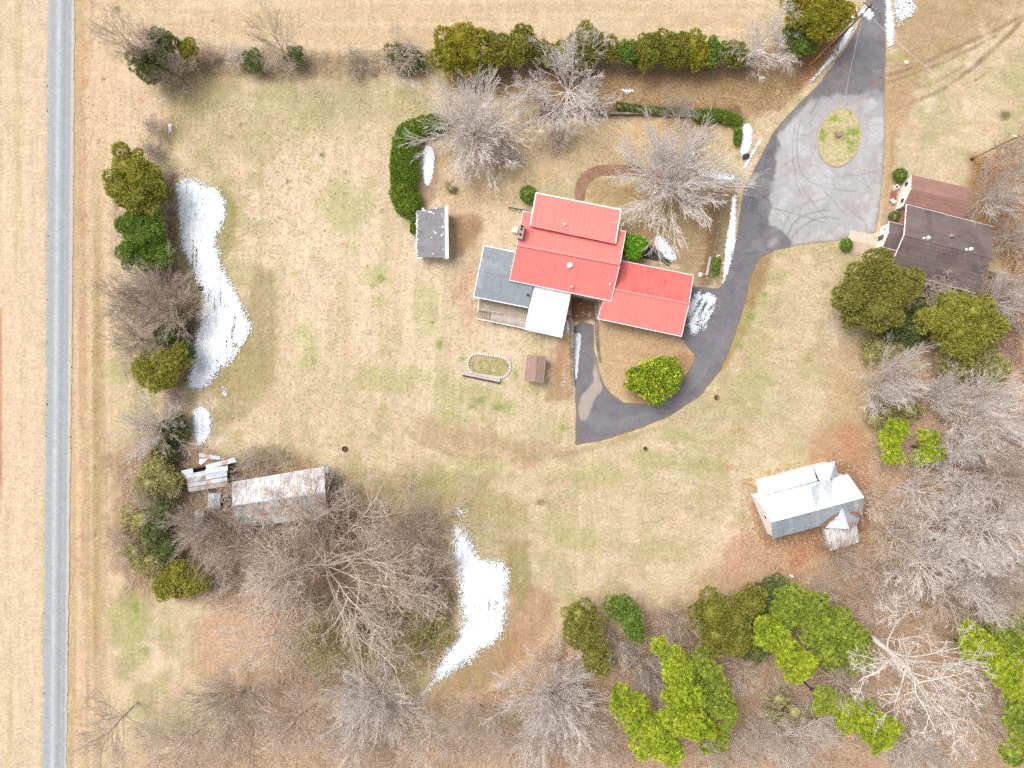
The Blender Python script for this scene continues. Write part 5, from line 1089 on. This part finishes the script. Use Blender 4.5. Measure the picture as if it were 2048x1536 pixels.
ever('largest dark evergreen at the bottom of the upper left clump', [(305, 140, 32), (285, 118, 24), (325, 115, 22)], 5.5, 'deep', 8, rag=.3, dens=18)
ever('small bright green cedar on the right of the upper left clump', [(374, 98, 18), (380, 112, 12)], 4.2, 'yell', 9, dens=34)
ever('small green shrub at the foot of the tall grey tree on the upper boundary', [(506, 122, 19), (515, 132, 12)], 3, 'deep', 10, name='evergreen_shrub', cat='shrub')
ever('round green shrub right of the tall grey tree on the upper boundary', [(592, 112, 17)], 3, 'deep', 11, name='evergreen_shrub', cat='shrub')
ever('twiggy green shrub left of the evergreen boundary row', [(800, 112, 26), (828, 122, 26)], 2.8, 'deep', 12, name='evergreen_shrub', cat='shrub', dens=12, rag=.4)
row = [('first and largest olive-gold cedar at the left end of the boundary row', [(925, 90, 38), (945, 112, 36), (900, 115, 26)], 6, 'gold'), ('small olive cedar second in the boundary row', [(990, 97, 24), (990, 120, 20)], 5, 'row'), ('golden cedar third in the boundary row behind the pale bare tree', [(1045, 82, 24), (1030, 105, 22)], 5.5, 'row'),
       ('olive cedar peeking out above the pale bare tree', [(1175, 82, 26), (1170, 108, 22)], 5.5, 'row'), ('narrow dark cedar right after the pale bare tree', [(1220, 106, 20)], 4.5, 'row'), ('small cedar between the dark one and the broad golden ones', [(1252, 108, 18), (1262, 100, 14)], 4.5, 'green'),
       ('green-gold cedar in the middle of the right half of the row', [(1292, 100, 26), (1300, 118, 20)], 5, 'row'), ('broad olive cedar, widest of the right half of the row', [(1340, 98, 30), (1350, 112, 28)], 5.2, 'row'), ('rust-tinged golden cedar right of the widest olive one', [(1385, 95, 24), (1395, 115, 20)], 5, 'gold'),
       ('small green cedar next to last in the boundary row', [(1428, 102, 20), (1420, 118, 15)], 4.5, 'green'), ('low cedar between the third golden one and the pale bare tree', [(1075, 105, 20), (1100, 108, 20)], 4, 'row'), ('low cedar hidden behind the pale bare tree crown', [(1125, 106, 19), (1148, 108, 19)], 4, 'row'), ('low cedar filling the gap before the green-gold one', [(1272, 114, 15)], 3.6, 'row'), ('low olive cedar at the right end of the row by the silver bare tree', [(1466, 106, 20), (1484, 112, 16)], 4.2, 'row')]
for i, (lab, lo, h, pal) in enumerate(row): ever(lab, [(a, b, r * 1.2) for a, b, r in lo], h, pal, 20 + i, group='cedar row along the upper boundary', rag=.3, dens=24)
ever('big golden cedar beside the utility pole at the top of the driveway', [(1640, 10, 48), (1670, 30, 34), (1612, 30, 38), (1640, 52, 34), (1600, 5, 30)], 8, 'gold', 35, rag=.32, dens=24)
ever('green cedar below the big golden one near the driveway top', [(1604, 88, 24), (1590, 70, 24)], 5, 'green', 36, rag=.3)
ever('great round olive cedar beside the shingled house', [(1738, 568, 56), (1792, 578, 44), (1700, 595, 40), (1752, 618, 46), (1755, 545, 40), (1705, 630, 26, 4)], 9, 'olive', 40, rag=.26, dens=26)
ever('dark shrub mass in the hollow between the two great cedars', [(1790, 650, 36), (1830, 660, 34), (1840, 625, 26)], 4, 'deep', 41, name='evergreen_shrub', cat='shrub', rag=.4, dens=14)
ever('broad yellow-olive cedar behind the rear deck', [(1900, 618, 36), (1945, 628, 38), (1965, 660, 40), (1905, 662, 44), (1862, 640, 26), (1930, 690, 34)], 9, 'yell', 42, rag=.34, dens=24)
ever('pale grey-green cedar below the broad yellow-olive one', [(1955, 720, 44), (1905, 728, 36), (1985, 740, 30)], 5.5, 'pale', 43, rag=.38, dens=17)
ever('low pale shrub below the great round cedar', [(1752, 690, 26), (1778, 700, 24), (1740, 712, 18)], 2.5, 'pale', 44, name='evergreen_shrub', cat='shrub', dens=12, rag=.4)
ever('hazy low green shrub above the pair of bright pines', [(1768, 825, 26), (1820, 820, 24), (1750, 840, 20)], 2.5, 'pale', 45, name='evergreen_shrub', cat='shrub', dens=10, rag=.4)
pk = dict(kind='pine', size=.40, dens=84, rag=.3, inner=.5)
ever('left bright pine of the pair above the tin-roofed farmhouse', [(1792, 855, 20), (1775, 880, 22), (1784, 908, 22), (1806, 862, 12)], 6, 'bright', 50, name='pine_tree', **pk)
ever('right two-lobed bright pine of the pair above the farmhouse', [(1855, 878, 20), (1868, 905, 22), (1842, 910, 18)], 5.5, 'bright', 51, name='pine_tree', **pk)
ever('dark olive cedar left of the large pine mass at the wood edge', [(1425, 1222, 40), (1470, 1235, 40), (1432, 1268, 38), (1475, 1275, 34), (1500, 1205, 32)], 9, 'row', 52, rag=.32, dens=24)
ever('dark green cedar tucked behind the dark olive one at the wood edge', [(1520, 1200, 34), (1545, 1178, 28), (1515, 1245, 28), (1510, 1300, 24)], 7, 'deep', 53, rag=.34)
ever('broad green pine forming the upper crown of the wood edge', [(1580, 1195, 34), (1618, 1215, 36), (1650, 1245, 36), (1690, 1268, 34), (1705, 1300, 34), (1655, 1298, 36), (1630, 1260, 30), (1570, 1230, 26)], 9, 'pine', 54, name='pine_tree', **pk)
ever('slender bright yellow-green pine in front of the broad green pine', [(1525, 1250, 20), (1548, 1275, 25), (1572, 1300, 28), (1600, 1322, 27), (1592, 1345, 18), (1528, 1278, 16)], 11, 'bright', 55, name='pine_tree', **pk)
ever('bright yellow-green pine column with its tip reaching up left', [(1318, 1290, 16), (1345, 1318, 24), (1352, 1350, 28), (1362, 1388, 34), (1365, 1425, 38), (1395, 1448, 30)], 12, 'bright', 56, name='pine_tree', **pk)
ever('greener pine leaning against the bright pine column', [(1398, 1320, 24), (1415, 1350, 28), (1430, 1385, 32), (1442, 1425, 34), (1425, 1465, 30), (1395, 1400, 26)], 10, 'pine', 57, name='pine_tree', **pk)
ever('bright pine nearest the bottom edge, lower left of the pine column', [(1243, 1392, 22), (1262, 1425, 30), (1290, 1450, 34), (1318, 1482, 34), (1290, 1488, 26), (1345, 1500, 22), (1282, 1405, 18)], 11, 'bright', 58, name='pine_tree', **pk)
ever('olive cedar at the wood edge right of the broad snow drift', [(1160, 1232, 34), (1172, 1270, 36), (1190, 1310, 32), (1150, 1260, 26), (1205, 1335, 18)], 8, 'olive', 59, rag=.3, dens=20)
ever('deep green cedar beside the olive one at the wood edge', [(1240, 1210, 26), (1258, 1232, 26), (1268, 1262, 22)], 7, 'green', 60, rag=.28)
ever('yellow-green pine at the right edge above the sycamore tips', [(1938, 1268, 26), (1960, 1295, 30), (1992, 1318, 30), (2015, 1350, 28), (1942, 1300, 20), (2030, 1385, 24)], 10, 'bright', 61, name='pine_tree', **pk)
ever('dark green pine at the right edge behind the yellow-green one', [(1988, 1250, 28), (2025, 1258, 32), (2042, 1290, 28)], 8, 'pine', 62, name='pine_tree', **pk)
ever('yellow-green pine among the lower woods left of the sycamore crown', [(1685, 1410, 24), (1715, 1425, 30), (1745, 1445, 30), (1775, 1462, 24), (1752, 1480, 22), (1700, 1440, 22)], 9, 'bright', 63, name='pine_tree', **pk)
ever('small green pine left of the lower yellow-green pine', [(1650, 1390, 20), (1640, 1412, 18)], 11, 'pine', 64, name='pine_tree', **pk)
ever('hazy olive young pine low in the gap of the lower woods', [(1560, 1400, 32), (1590, 1425, 32), (1545, 1430, 24)], 5, 'pale', 65, name='pine_tree', kind='pine', size=.5, dens=12, inner=.5)
ever('green pine at the lower right corner of the woods', [(2030, 1430, 30), (2045, 1470, 28), (2020, 1500, 26)], 13, 'pine', 66, name='pine_tree', **pk)
ever('bright cedar at the lower end of the scrub below the barn', [(360, 1160, 34), (390, 1165, 26), (330, 1175, 24), (365, 1140, 22)], 5, 'yell', 70, rag=.3)
ever('tall olive shrub mass at the left of the barn scrub', [(285, 1040, 36), (300, 1080, 36), (310, 1120, 34), (275, 1105, 26)], 4.5, 'pale', 71, name='evergreen_shrub', cat='shrub', rag=.36, dens=13)
ever('dark ivy-covered shrub below the collapsed shed', [(325, 1020, 28), (318, 1060, 28), (335, 1100, 26)], 4.5, 'deep', 72, name='evergreen_shrub', cat='shrub', rag=.36, dens=14)
ever('olive-green shrub left of the collapsed shed', [(320, 930, 32), (340, 965, 32), (300, 970, 28)], 4, 'pale', 73, name='evergreen_shrub', cat='shrub', rag=.36, dens=15)
ever('low holly thicket under the lower limbs of the giant oak', [(690, 1250, 34, .3), (740, 1285, 34, .3), (650, 1280, 30, .2), (780, 1240, 28, .2), (700, 1310, 26, .2)], 1.6, 'pale', 74, name='holly_bush', cat='bush', rag=.5, dens=4.5, flat=.4, inner=0)
ever('thin green shrub right of the giant oak next to the broad snow drift', [(860, 1235, 36, .8), (880, 1265, 28, .8), (845, 1290, 26, .6), (885, 1200, 26, .8)], 3, 'pale', 75, name='evergreen_shrub', cat='shrub', rag=.5, dens=7, flat=.6, inner=0)
# garden
t = ever('glossy yellow-green magnolia in the curve of the driveway', [(1286, 752, 19), (1322, 738, 17), (1340, 762, 19), (1302, 772, 24), (1270, 768, 13), (1312, 792, 14), (1338, 728, 11, 2.5), (1296, 737, 12), (1265, 748, 8, 2.2), (1352, 748, 9, 2.4)], 4.5, 'magnolia', 80, kind='leaf', name='magnolia_tree', size=.3, dens=24, rag=.5, inner=.62, sub=14)
ever('vivid green shrub in the corner between the red roof and garage', [(1262, 487, 15), (1276, 492, 14), (1268, 503, 14)], 3.4, 'vivid', 81, kind='leaf', name='green_shrub', cat='shrub', size=.25, dens=50, rag=.3)
for lab, x, y, r, pal, sd_ in (('round clipped dark green bush at the upper left corner of the red roof', 1057, 390, 17, 'green', 82), ('round clipped bush above the brown-roofed annex', 1799, 351, 13, 'bush', 83), ('dark round bush between the annex and the porch', 1788, 434, 11, 'deep', 84), ('dark clipped ball bush at the end of the concrete walk', 1692, 490, 12, 'green', 85), ('small dead-looking shrub on the lawn between the hedge and the bare trees', 903, 376, 8, 'pale', 86)):
    ever(lab, [(x, y, r, r * MPP * .7)], r * .13, pal, sd_, name='round_bush', cat='bush', trunk=False, size=.2, dens=46, rag=.12, inner=.85, flat=1.0, sub=0)
def hedge(label, path, r, h, pal, seed, dens=40, size=.18):
    W = []; n = 0
    for (a, b) in zip(path[:-1], path[1:]):
        L = math.hypot(b[0] - a[0], b[1] - a[1]); k = max(1, int(L / (r * .42)))
        for i in range(k): 
            q = (a[0] + (b[0] - a[0]) * i / k, a[1] + (b[1] - a[1]) * i / k); z = h - r * MPP * .6; p = P(q[0], q[1], z); W.append((p.x, p.y, z, r * MPP))
    p = P(*path[-1], h - r * MPP * .6); W.append((p.x, p.y, h - r * MPP * .6, r * MPP))
    t = thing('hedge', label, 'hedge', (W[0][0], W[0][1], 0)); V, F, Cc, iv, if_, ic = foliage(W, pal, seed, kind='cedar', dens=dens, size=size * 1.2, rag=.24, flat=.6, inner=.88, low=-.5, sub=0)
    mesh('foliage', V, F, M['leaf'], t, cols=Cc); iv[:, 2] = np.where(iv[:, 2] < h - r * MPP * .75, 0, iv[:, 2]); setp(mesh('inner_branches', iv, if_, M['inner'], t, cols=ic), kind='stuff')
hedge('tall clipped hedge, long arm of the L beside the grey shed', [(816, 408), (808, 385), (808, 330), (810, 290), (818, 272)], 26, 2.4, 'hedge', 90)
hedge('short clipped hedge arm turning right below the pale bare tree', [(830, 256), (850, 250), (880, 246)], 17, 2.2, 'hedge', 91)
hedge('low green hedge at the upper right of the front garden', [(1398, 232), (1430, 230), (1460, 236), (1474, 242)], 11, 1.3, 'hedge', 92, dens=40)
hedge('small low hedge stub beside the snow bank of the garden corner', [(1476, 262), (1475, 284)], 7, 1.0, 'hedge', 93, dens=40)
hedge('ragged low ivy strip along the dark garden wall', [(1238, 212), (1262, 216), (1290, 220), (1380, 226)], 7, .8, 'deep', 94, dens=22)
hedge('small leafy shrub clinging to the left side of the grey shed', [(829, 434), (828, 462)], 7, 1.6, 'hedge', 95, dens=40)
hedge('sparse green strip at the lower end of the front garden wall', [(1434, 520), (1430, 545)], 6, .6, 'green', 96, dens=30)

# leafless trees of the garden and boundary
bare('pale round-headed bare maple left of the other garden tree', 'dome', 1, 946, 250, 9, 108, 'pale')
bare('wide silver bare tree with thicker limbs in the middle of the front garden', 'oak', 7, 1130, 172, 10, 108, 'pale')
bare('huge pale bare maple in front of the red roof beside the driveway', 'dome', 2, 1352, 345, 9, 116, 'pale')
bare('small bare twiggy tree at the garden hedge above the huge maple', 'vase', 4, 1360, 218, 5, 36, 'silver')
bare('dense brown twiggy bush at the foot of the middle garden tree', 'brush', 5, 1110, 272, 3.4, 36, 'grey', name='bare_bush', cat='bush')
bare('grey twiggy bush under the right side of the round-headed maple', 'brush', 6, 1010, 310, 3.2, 38, 'silver', name='bare_bush', cat='bush')
bare('silver bare tree at the right end of the boundary cedar row', 'oak', 7, 1535, 85, 8, 68, 'pale')
bare('tall thin grey tree on the upper boundary leaning over the top field', 'wood', 1, 545, 70, 15, 58, 'grey')
bare('brown twiggy bush at the foot of the tall grey boundary tree', 'brush', 1, 566, 122, 3, 38, 'grey', name='bare_bush', cat='bush')
bare('pale twiggy bush left of the tall grey boundary tree', 'brush', 2, 478, 112, 2.6, 28, 'silver', name='bare_bush', cat='bush')
bare('tiny twiggy bush between the upper left clump and the boundary', 'brush', 3, 425, 112, 1.8, 18, 'grey', name='bare_bush', cat='bush')
bare('reddish-brown round bush on the upper boundary', 'brush', 4, 712, 128, 2.6, 34, 'mauve', name='bare_bush', cat='bush')
bare('large grey twiggy bush just left of the boundary cedars', 'brush', 5, 806, 112, 3.8, 46, 'tan', name='bare_bush', cat='bush')
bare('tall thin bare tree of the upper left clump leaning to the lane', 'wood', 2, 235, 62, 15, 58, 'tan')
bare('pale bare tree rising from the upper left clump', 'vase', 6, 292, 98, 7, 48, 'tan')
bare('brown bare tree in the middle of the upper left clump', 'vase', 1, 345, 138, 6, 46, 'grey')
bare('slim leafless bush above the topmost cedar near the tiny snow patch', 'brush', 6, 308, 252, 3, 28, 'tan', name='bare_bush', cat='bush')
bare('thin leafless bush just above the topmost cedar', 'brush', 7, 300, 298, 2.6, 20, 'tan', name='bare_bush', cat='bush')
bare('small bare tree between the two upper cedars beside the snow', 'vase', 4, 315, 425, 4.5, 26, 'tan')
bare('upper brown bare tree of the thicket beside the winding snow', 'vase', 2, 300, 575, 8, 76, 'grey')
bare('pale-limbed bare tree in the middle of the thicket near the snow bend', 'vase', 3, 335, 620, 7, 66, 'tan')
bare('round fine-twigged bare tree on the lower left of the thicket', 'vase', 4, 268, 682, 6.5, 52, 'grey')
bare('faint bare tree on the lane side of the thicket', 'vase', 1, 250, 600, 7, 52, 'grey')
bare('pale feathery bare tree left of the short snow patch', 'vase', 6, 300, 862, 6.5, 66, 'silver')
bare('dead-looking twiggy bush at the snow side below the olive cedar', 'brush', 8, 345, 800, 2.6, 28, 'grey', name='bare_bush', cat='bush')
# barn and oak area
bare('giant spreading bare oak below the barn', 'oak', 3, 672, 1150, 14, 225, 'tan', zc=.7)
bare('bare tree with arching reddish limbs on the left of the giant oak', 'vase', 2, 545, 1130, 9, 98, 'mauve')
bare('reddish bare tree on the upper right of the giant oak', 'vase', 2, 825, 1075, 8, 86, 'mauve')
bare('grey brush mound between the collapsed shed and the barn roof', 'brush', 1, 515, 925, 3.4, 48, 'grey', name='bare_bush', cat='bush')
bare('bare tree growing over the lower left corner of the barn', 'vase', 4, 440, 1075, 8, 76, 'mauve')
bare('bare tree overgrowing the pale tin patch in the scrub', 'vase', 3, 385, 1055, 7, 60, 'grey')
bare('thicket bush over the left end of the barn roof', 'brush', 2, 470, 985, 4.5, 40, 'grey', name='bare_bush', cat='bush')
bare('leafless bush against the lower barn wall', 'brush', 3, 520, 1050, 4, 58, 'tan', name='bare_bush', cat='bush')
bare('leafless bush at the right end of the barn', 'brush', 4, 680, 985, 3, 38, 'grey', name='bare_bush', cat='bush')
bare('bare tree over the right end of the lower barn roof', 'vase', 1, 640, 1060, 8, 60, 'tan')
bare('scrub tree left of the collapsed shed among green shrubs', 'vase', 2, 300, 1000, 5, 56, 'grey')
bare('fine bare scrub tree at the left edge of the barn scrub', 'vase', 4, 262, 1090, 5.5, 50, 'tan')
bare('brown brush between the barn scrub and the open field', 'brush', 5, 430, 1150, 3.6, 48, 'mauve', name='bare_bush', cat='bush')
bare('dense dark brush right of the oak above the holly', 'brush', 6, 850, 1150, 3.6, 52, 'mauve', name='bare_bush', cat='bush')
bare('dense brush mound beside the upper end of the broad drift', 'brush', 7, 855, 1200, 3.4, 46, 'grey', name='bare_bush', cat='bush')
bare('silver-white bare tree below the giant oak', 'dome', 2, 735, 1410, 9, 88, 'pale')
bare('long-limbed bare tree lying over the leaf litter at lower left', 'vase', 3, 455, 1420, 10, 100, 'tan')
bare('tall thin bare tree between the silver tree and the lower left tree', 'wood', 3, 590, 1440, 13, 80, 'mauve')
bare('bare tree in the bottom left corner of the woods', 'wood', 4, 215, 1470, 13, 80, 'grey')
bare('bare tree on the bottom edge left of the middle', 'wood', 5, 350, 1500, 12, 76, 'mauve')
bare('great white many-branched tree at the bottom middle of the woods', 'dome', 1, 1112, 1415, 11, 112, 'pale')
bare('white-trunked giant sycamore leaning out right of the broad pine', 'syc', 2, 1850, 1355, 26, 125, 'pale', zc=.66)
bare('silvery bare tree between the pine column and the wood edge cedars', 'vase', 6, 1302, 1345, 8, 50, 'silver')
bare('pale bare tree between the deep green cedar and the dark olive one', 'vase', 1, 1345, 1245, 7, 50, 'tan')
bare('fine grey bare tree right of the olive wood edge cedar', 'vase', 4, 1225, 1300, 7, 40, 'silver')
bare('bare tree spreading below the right-hand tin-roofed porch', 'vase', 4, 1690, 1120, 7, 44, 'tan')
bare('white bare tree just below the pale grey-green cedar at the edge of the field', 'vase', 1, 1800, 745, 9, 62, 'pale')
bare('white fan-shaped bare tree at the field edge above the bright pines', 'vase', 5, 1775, 785, 8, 50, 'pale')
bare('big white bare tree at the right edge below the cedars', 'vase', 3, 1975, 820, 11, 92, 'pale')
bare('small white bare tree left of the big white one at the right edge', 'vase', 2, 1885, 785, 8, 48, 'pale')
bare('pale bare tree at the right edge beside the shingled house', 'vase', 2, 2005, 385, 9, 64, 'silver')
bare('pale bare tree at the right edge next to the rear deck', 'vase', 3, 2025, 590, 9, 62, 'silver')
bare('bare tree behind the orange-brown utility pole', 'wood', 6, 2035, 300, 12, 50, 'grey')
bare('thin bare shrub rising against the lower roof edge of the shingled house', 'brush', 8, 1880, 575, 5, 40, 'tan', name='bare_bush', cat='bush')
bare('bare tree on the right edge above the rear deck', 'vase', 4, 2040, 470, 8, 44, 'silver')
bare('silver bare tree nearest the farmhouse in the right woods', 'wood', 1, 1850, 985, 12, 66, 'silver')
W_ = [(1930, 930, 13, 74, 'silver', 2), (2010, 960, 13, 74, 'mauve', 3), (1890, 1050, 13, 70, 'silver', 4), (1985, 1060, 14, 78, 'silver', 5), (1800, 1075, 11, 60, 'tan', 6), (1850, 1130, 12, 74, 'silver', 7), (1935, 1140, 13, 70, 'pale', 8), (2010, 1120, 14, 70, 'pale', 2), (1780, 1160, 10, 56, 'mauve', 3), (1900, 1200, 12, 66, 'mauve', 4), (1990, 1195, 13, 66, 'mauve', 5), (2035, 1010, 13, 60, 'silver', 6),
      (1960, 880, 12, 66, 'tan', 7), (2040, 890, 12, 60, 'silver', 1), (1760, 1010, 10, 44, 'tan', 8), (2045, 1190, 13, 50, 'mauve', 4)]
where = ['above and right of the farmhouse, near the right pine', 'at the right edge level with the farmhouse ridge', 'directly right of the farmhouse porch', 'right of the farmhouse near the right edge', 'just past the rear porch of the farmhouse', 'between the rear porch and the sycamore crown', 'whitest one, halfway down the right woods', 'white one touching the right edge', 'below the rear porch, thin and reddish', 'between the sycamore and the right woods', 'reddish one above the yellow-green pine', 'on the right edge beside the farmhouse level',
         'behind the big white tree at the right edge', 'on the right edge below the big white tree', 'small one just off the farmhouse roof corner', 'on the right edge above the dark pine']
for (x, y, h, r, mt, sd_), wh in zip(W_, where): bare('leafless woodland tree ' + wh, 'oak' if mt in ('silver', 'pale') and sd_ in (2, 4, 6, 8, 1) else 'wood', (7 if sd_ in (2, 6) else 3) if mt in ('silver', 'pale') and sd_ in (2, 4, 6, 8, 1) else sd_, x, y, h, r, 'pale' if mt == 'silver' else mt, group='leafless trees in the right-hand woods')
W_ = [(960, 1450, 12, 74, 'grey', 2, 'left of the great white tree on the bottom edge'), (1040, 1500, 12, 66, 'mauve', 3, 'at the foot of the great white tree'), (860, 1480, 12, 74, 'grey', 4, 'right of the silver-white tree below the oak'), (1190, 1500, 12, 66, 'mauve', 5, 'between the great white tree and the lowest pine'), (1450, 1510, 13, 66, 'tan', 6, 'under the greener pine at the bottom edge'), (1600, 1490, 14, 80, 'silver', 7, 'silvery with wide limbs below the hazy olive pine'), (1530, 1480, 12, 50, 'tan', 8, 'right of the greener pine near the bottom edge'), (1850, 1500, 13, 72, 'silver', 1, 'below the sycamore crown'),
      (1960, 1450, 14, 70, 'tan', 2, 'between the sycamore crown and the corner pine'), (1690, 1370, 12, 48, 'tan', 3, 'under the broad green pine'), (1490, 1350, 10, 44, 'mauve', 4, 'in the reddish gap right of the pine column'), (1740, 1210, 9, 40, 'mauve', 5, 'at the root of the sycamore'), (700, 1500, 11, 66, 'grey', 6, 'below the silver-white tree at the bottom edge'), (1650, 1180, 8, 30, 'tan', 7, 'small one between the farmhouse and the broad green pine'), (1270, 1320, 8, 40, 'mauve', 8, 'small one above the lowest pine'), (1090, 1340, 9, 44, 'mauve', 1, 'reddish one on top of the great white tree')]
for x, y, h, r, mt, sd_, wh in W_: bare('leafless woodland tree ' + wh, 'oak' if mt == 'silver' else 'wood', 3 if mt == 'silver' else sd_, x, y, h, r, mt, group='leafless trees in the lower woods')

# ------------------------------------------------------------------ undergrowth and litter nobody could count
def scatter(name, label, poly, n, mat, seed, l0, l1, rad, zmax=.8, cols=None, excl=()):
    rr = np.random.RandomState(seed); a = np.array(poly); pts = np.zeros((0, 2))
    x = rr.uniform(a[:, 0].min(), a[:, 0].max(), n * 3); y = rr.uniform(a[:, 1].min(), a[:, 1].max(), n * 3)
    k = inside(x, y, poly) & (fbm(x, y, 60, seed + 30) + rr.rand(len(x)) * .5 > .62)
    for e in excl: k &= ~inside(x, y, e)
    x = x[k][:n]; y = y[k][:n]; m = len(x); z = rr.rand(m) ** 2 * zmax + .05
    wx = (x - 1024) * MPP; wy = (768 - y) * MPP; ang = rr.uniform(0, 6.283, m); L = rr.uniform(l0, l1, m); up = rr.uniform(-.05, .8, m)
    S_ = np.stack([wx, wy, z * .3, wx + np.cos(ang) * L, wy + np.sin(ang) * L, z * .3 + up * L, np.full(m, rad), np.full(m, rad * .6)], 1)
    V, F = tubes(S_, 3); return setp(mesh(name, V, F, M[mat]), label, kind='stuff')
fh = [(1500, 950), (1680, 905), (1740, 990), (1730, 1110), (1640, 1110), (1530, 1090)]
woodp = [(2120, 640), (2000, 650), (1960, 760), (1740, 720), (1740, 900), (1720, 1000), (1740, 1080), (1640, 1130), (1560, 1165), (1470, 1180), (1330, 1220), (1200, 1200), (1110, 1260), (1040, 1350), (960, 1390), (870, 1400), (800, 1450), (620, 1410), (480, 1450), (330, 1500), (200, 1600), (2120, 1600)]
scatter('woodland_undergrowth', 'tangle of fine mauve twigs covering the woodland floor', woodp, 12000, 'twig', 601, .5, 1.8, .024, 1.2, excl=[fh])
scatter('woodland_undergrowth', 'pale fallen sticks and twigs strewn through the woods', woodp, 6000, 'tan', 602, .5, 2.4, .024, .8, excl=[fh])
scrub = [(240, 900), (420, 890), (450, 960), (560, 900), (640, 930), (700, 1000), (880, 1030), (910, 1180), (880, 1340), (700, 1400), (560, 1390), (520, 1240), (420, 1210), (250, 1180)]
scatter('scrub_undergrowth', 'tangle of brown twigs below the barn and the giant oak', scrub, 9000, 'twig', 603, .5, 1.8, .022, 1.2, excl=[[(463, 964), (648, 932), (654, 1031), (500, 1060), (470, 1040)]])
scatter('thicket_undergrowth', 'brown twig tangle at the foot of the evergreens along the lane', [(225, 300), (330, 290), (352, 350), (352, 500), (400, 590), (385, 700), (380, 760), (300, 790), (380, 830), (370, 920), (280, 930), (260, 800), (215, 640), (225, 420)], 5000, 'grey', 604, .4, 1.5, .022, 1.0)
scatter('boundary_undergrowth', 'brown weeds and twigs along the upper boundary', [(255, 60), (400, 80), (480, 100), (600, 100), (860, 100), (1500, 110), (1500, 140), (860, 150), (600, 150), (400, 150), (300, 170)], 5000, 'grey', 605, .3, 1.2, .02, .6)
def leaves(label, poly, n, seed, cols, zf=.04):
    rr = np.random.RandomState(seed); a = np.array(poly); x = rr.uniform(a[:, 0].min(), a[:, 0].max(), n * 3); y = rr.uniform(a[:, 1].min(), a[:, 1].max(), n * 3)
    k = inside(x, y, poly) & (fbm(x, y, 40, seed) + rr.rand(len(x)) * .5 > .66) & ~inside(x, y, DRIVE); x = x[k][:n]; y = y[k][:n]; m = len(x)
    c = np.stack([(x - 1024) * MPP, (768 - y) * MPP, rr.rand(m) * .1 + zf], 1); th = rr.rand(m) * 6.283; u = np.stack([np.cos(th), np.sin(th), rr.uniform(-.25, .25, m)], 1); v = np.stack([-np.sin(th), np.cos(th), rr.uniform(-.25, .25, m)], 1) * .7; s = rr.uniform(.05, .15, (m, 1))
    V = np.stack([c - u * s, c - v * s, c + u * s, c + v * s], 1).reshape(-1, 3); col = np.array([alb(*q) for q in cols])[rr.randint(0, len(cols), m)] * rr.uniform(.8, 1.2, (m, 1))
    return setp(mesh('fallen_leaves', V, np.arange(4 * m).reshape(-1, 4), M['dryleaf'], cols=np.repeat(col, 4, 0)), label, kind='stuff')
LC = [(222, 184, 144), (204, 160, 122), (238, 212, 174), (166, 130, 102), (214, 176, 148)]
leaves('reddish-brown leaf litter on the woodland floor', woodp, 60000, 611, LC)
leaves('brown leaf litter beneath the scrub and the giant oak', scrub, 16000, 612, LC)
leaves('dry leaves drifted along the wood edge by the shingled house', [(1940, 330), (2100, 240), (2100, 640), (2000, 640), (2010, 560), (1990, 460), (1950, 420)], 9000, 613, [(206, 150, 96), (184, 128, 84), (220, 180, 130)])
leaves('brown leaves along the shady strip under the boundary cedars', [(880, 120), (1480, 130), (1640, 70), (1660, 110), (1560, 220), (1230, 220), (900, 175)], 7000, 614, [(190, 150, 112), (206, 172, 126), (168, 130, 98)])
leaves('scattered leaves round the tin-roofed farmhouse', [(1480, 960), (1740, 880), (1750, 1080), (1640, 1140), (1480, 1140)], 6000, 615, [(210, 166, 126), (186, 140, 106), (226, 196, 160)])
leaves('scattered pale straw and leaf flecks over the lawns', [(160, 180), (1700, 180), (1720, 900), (1500, 1120), (1000, 1150), (660, 900), (300, 800), (160, 700)], 16000, 616, [(226, 210, 176), (196, 172, 130), (180, 170, 112), (220, 200, 164)], .03)
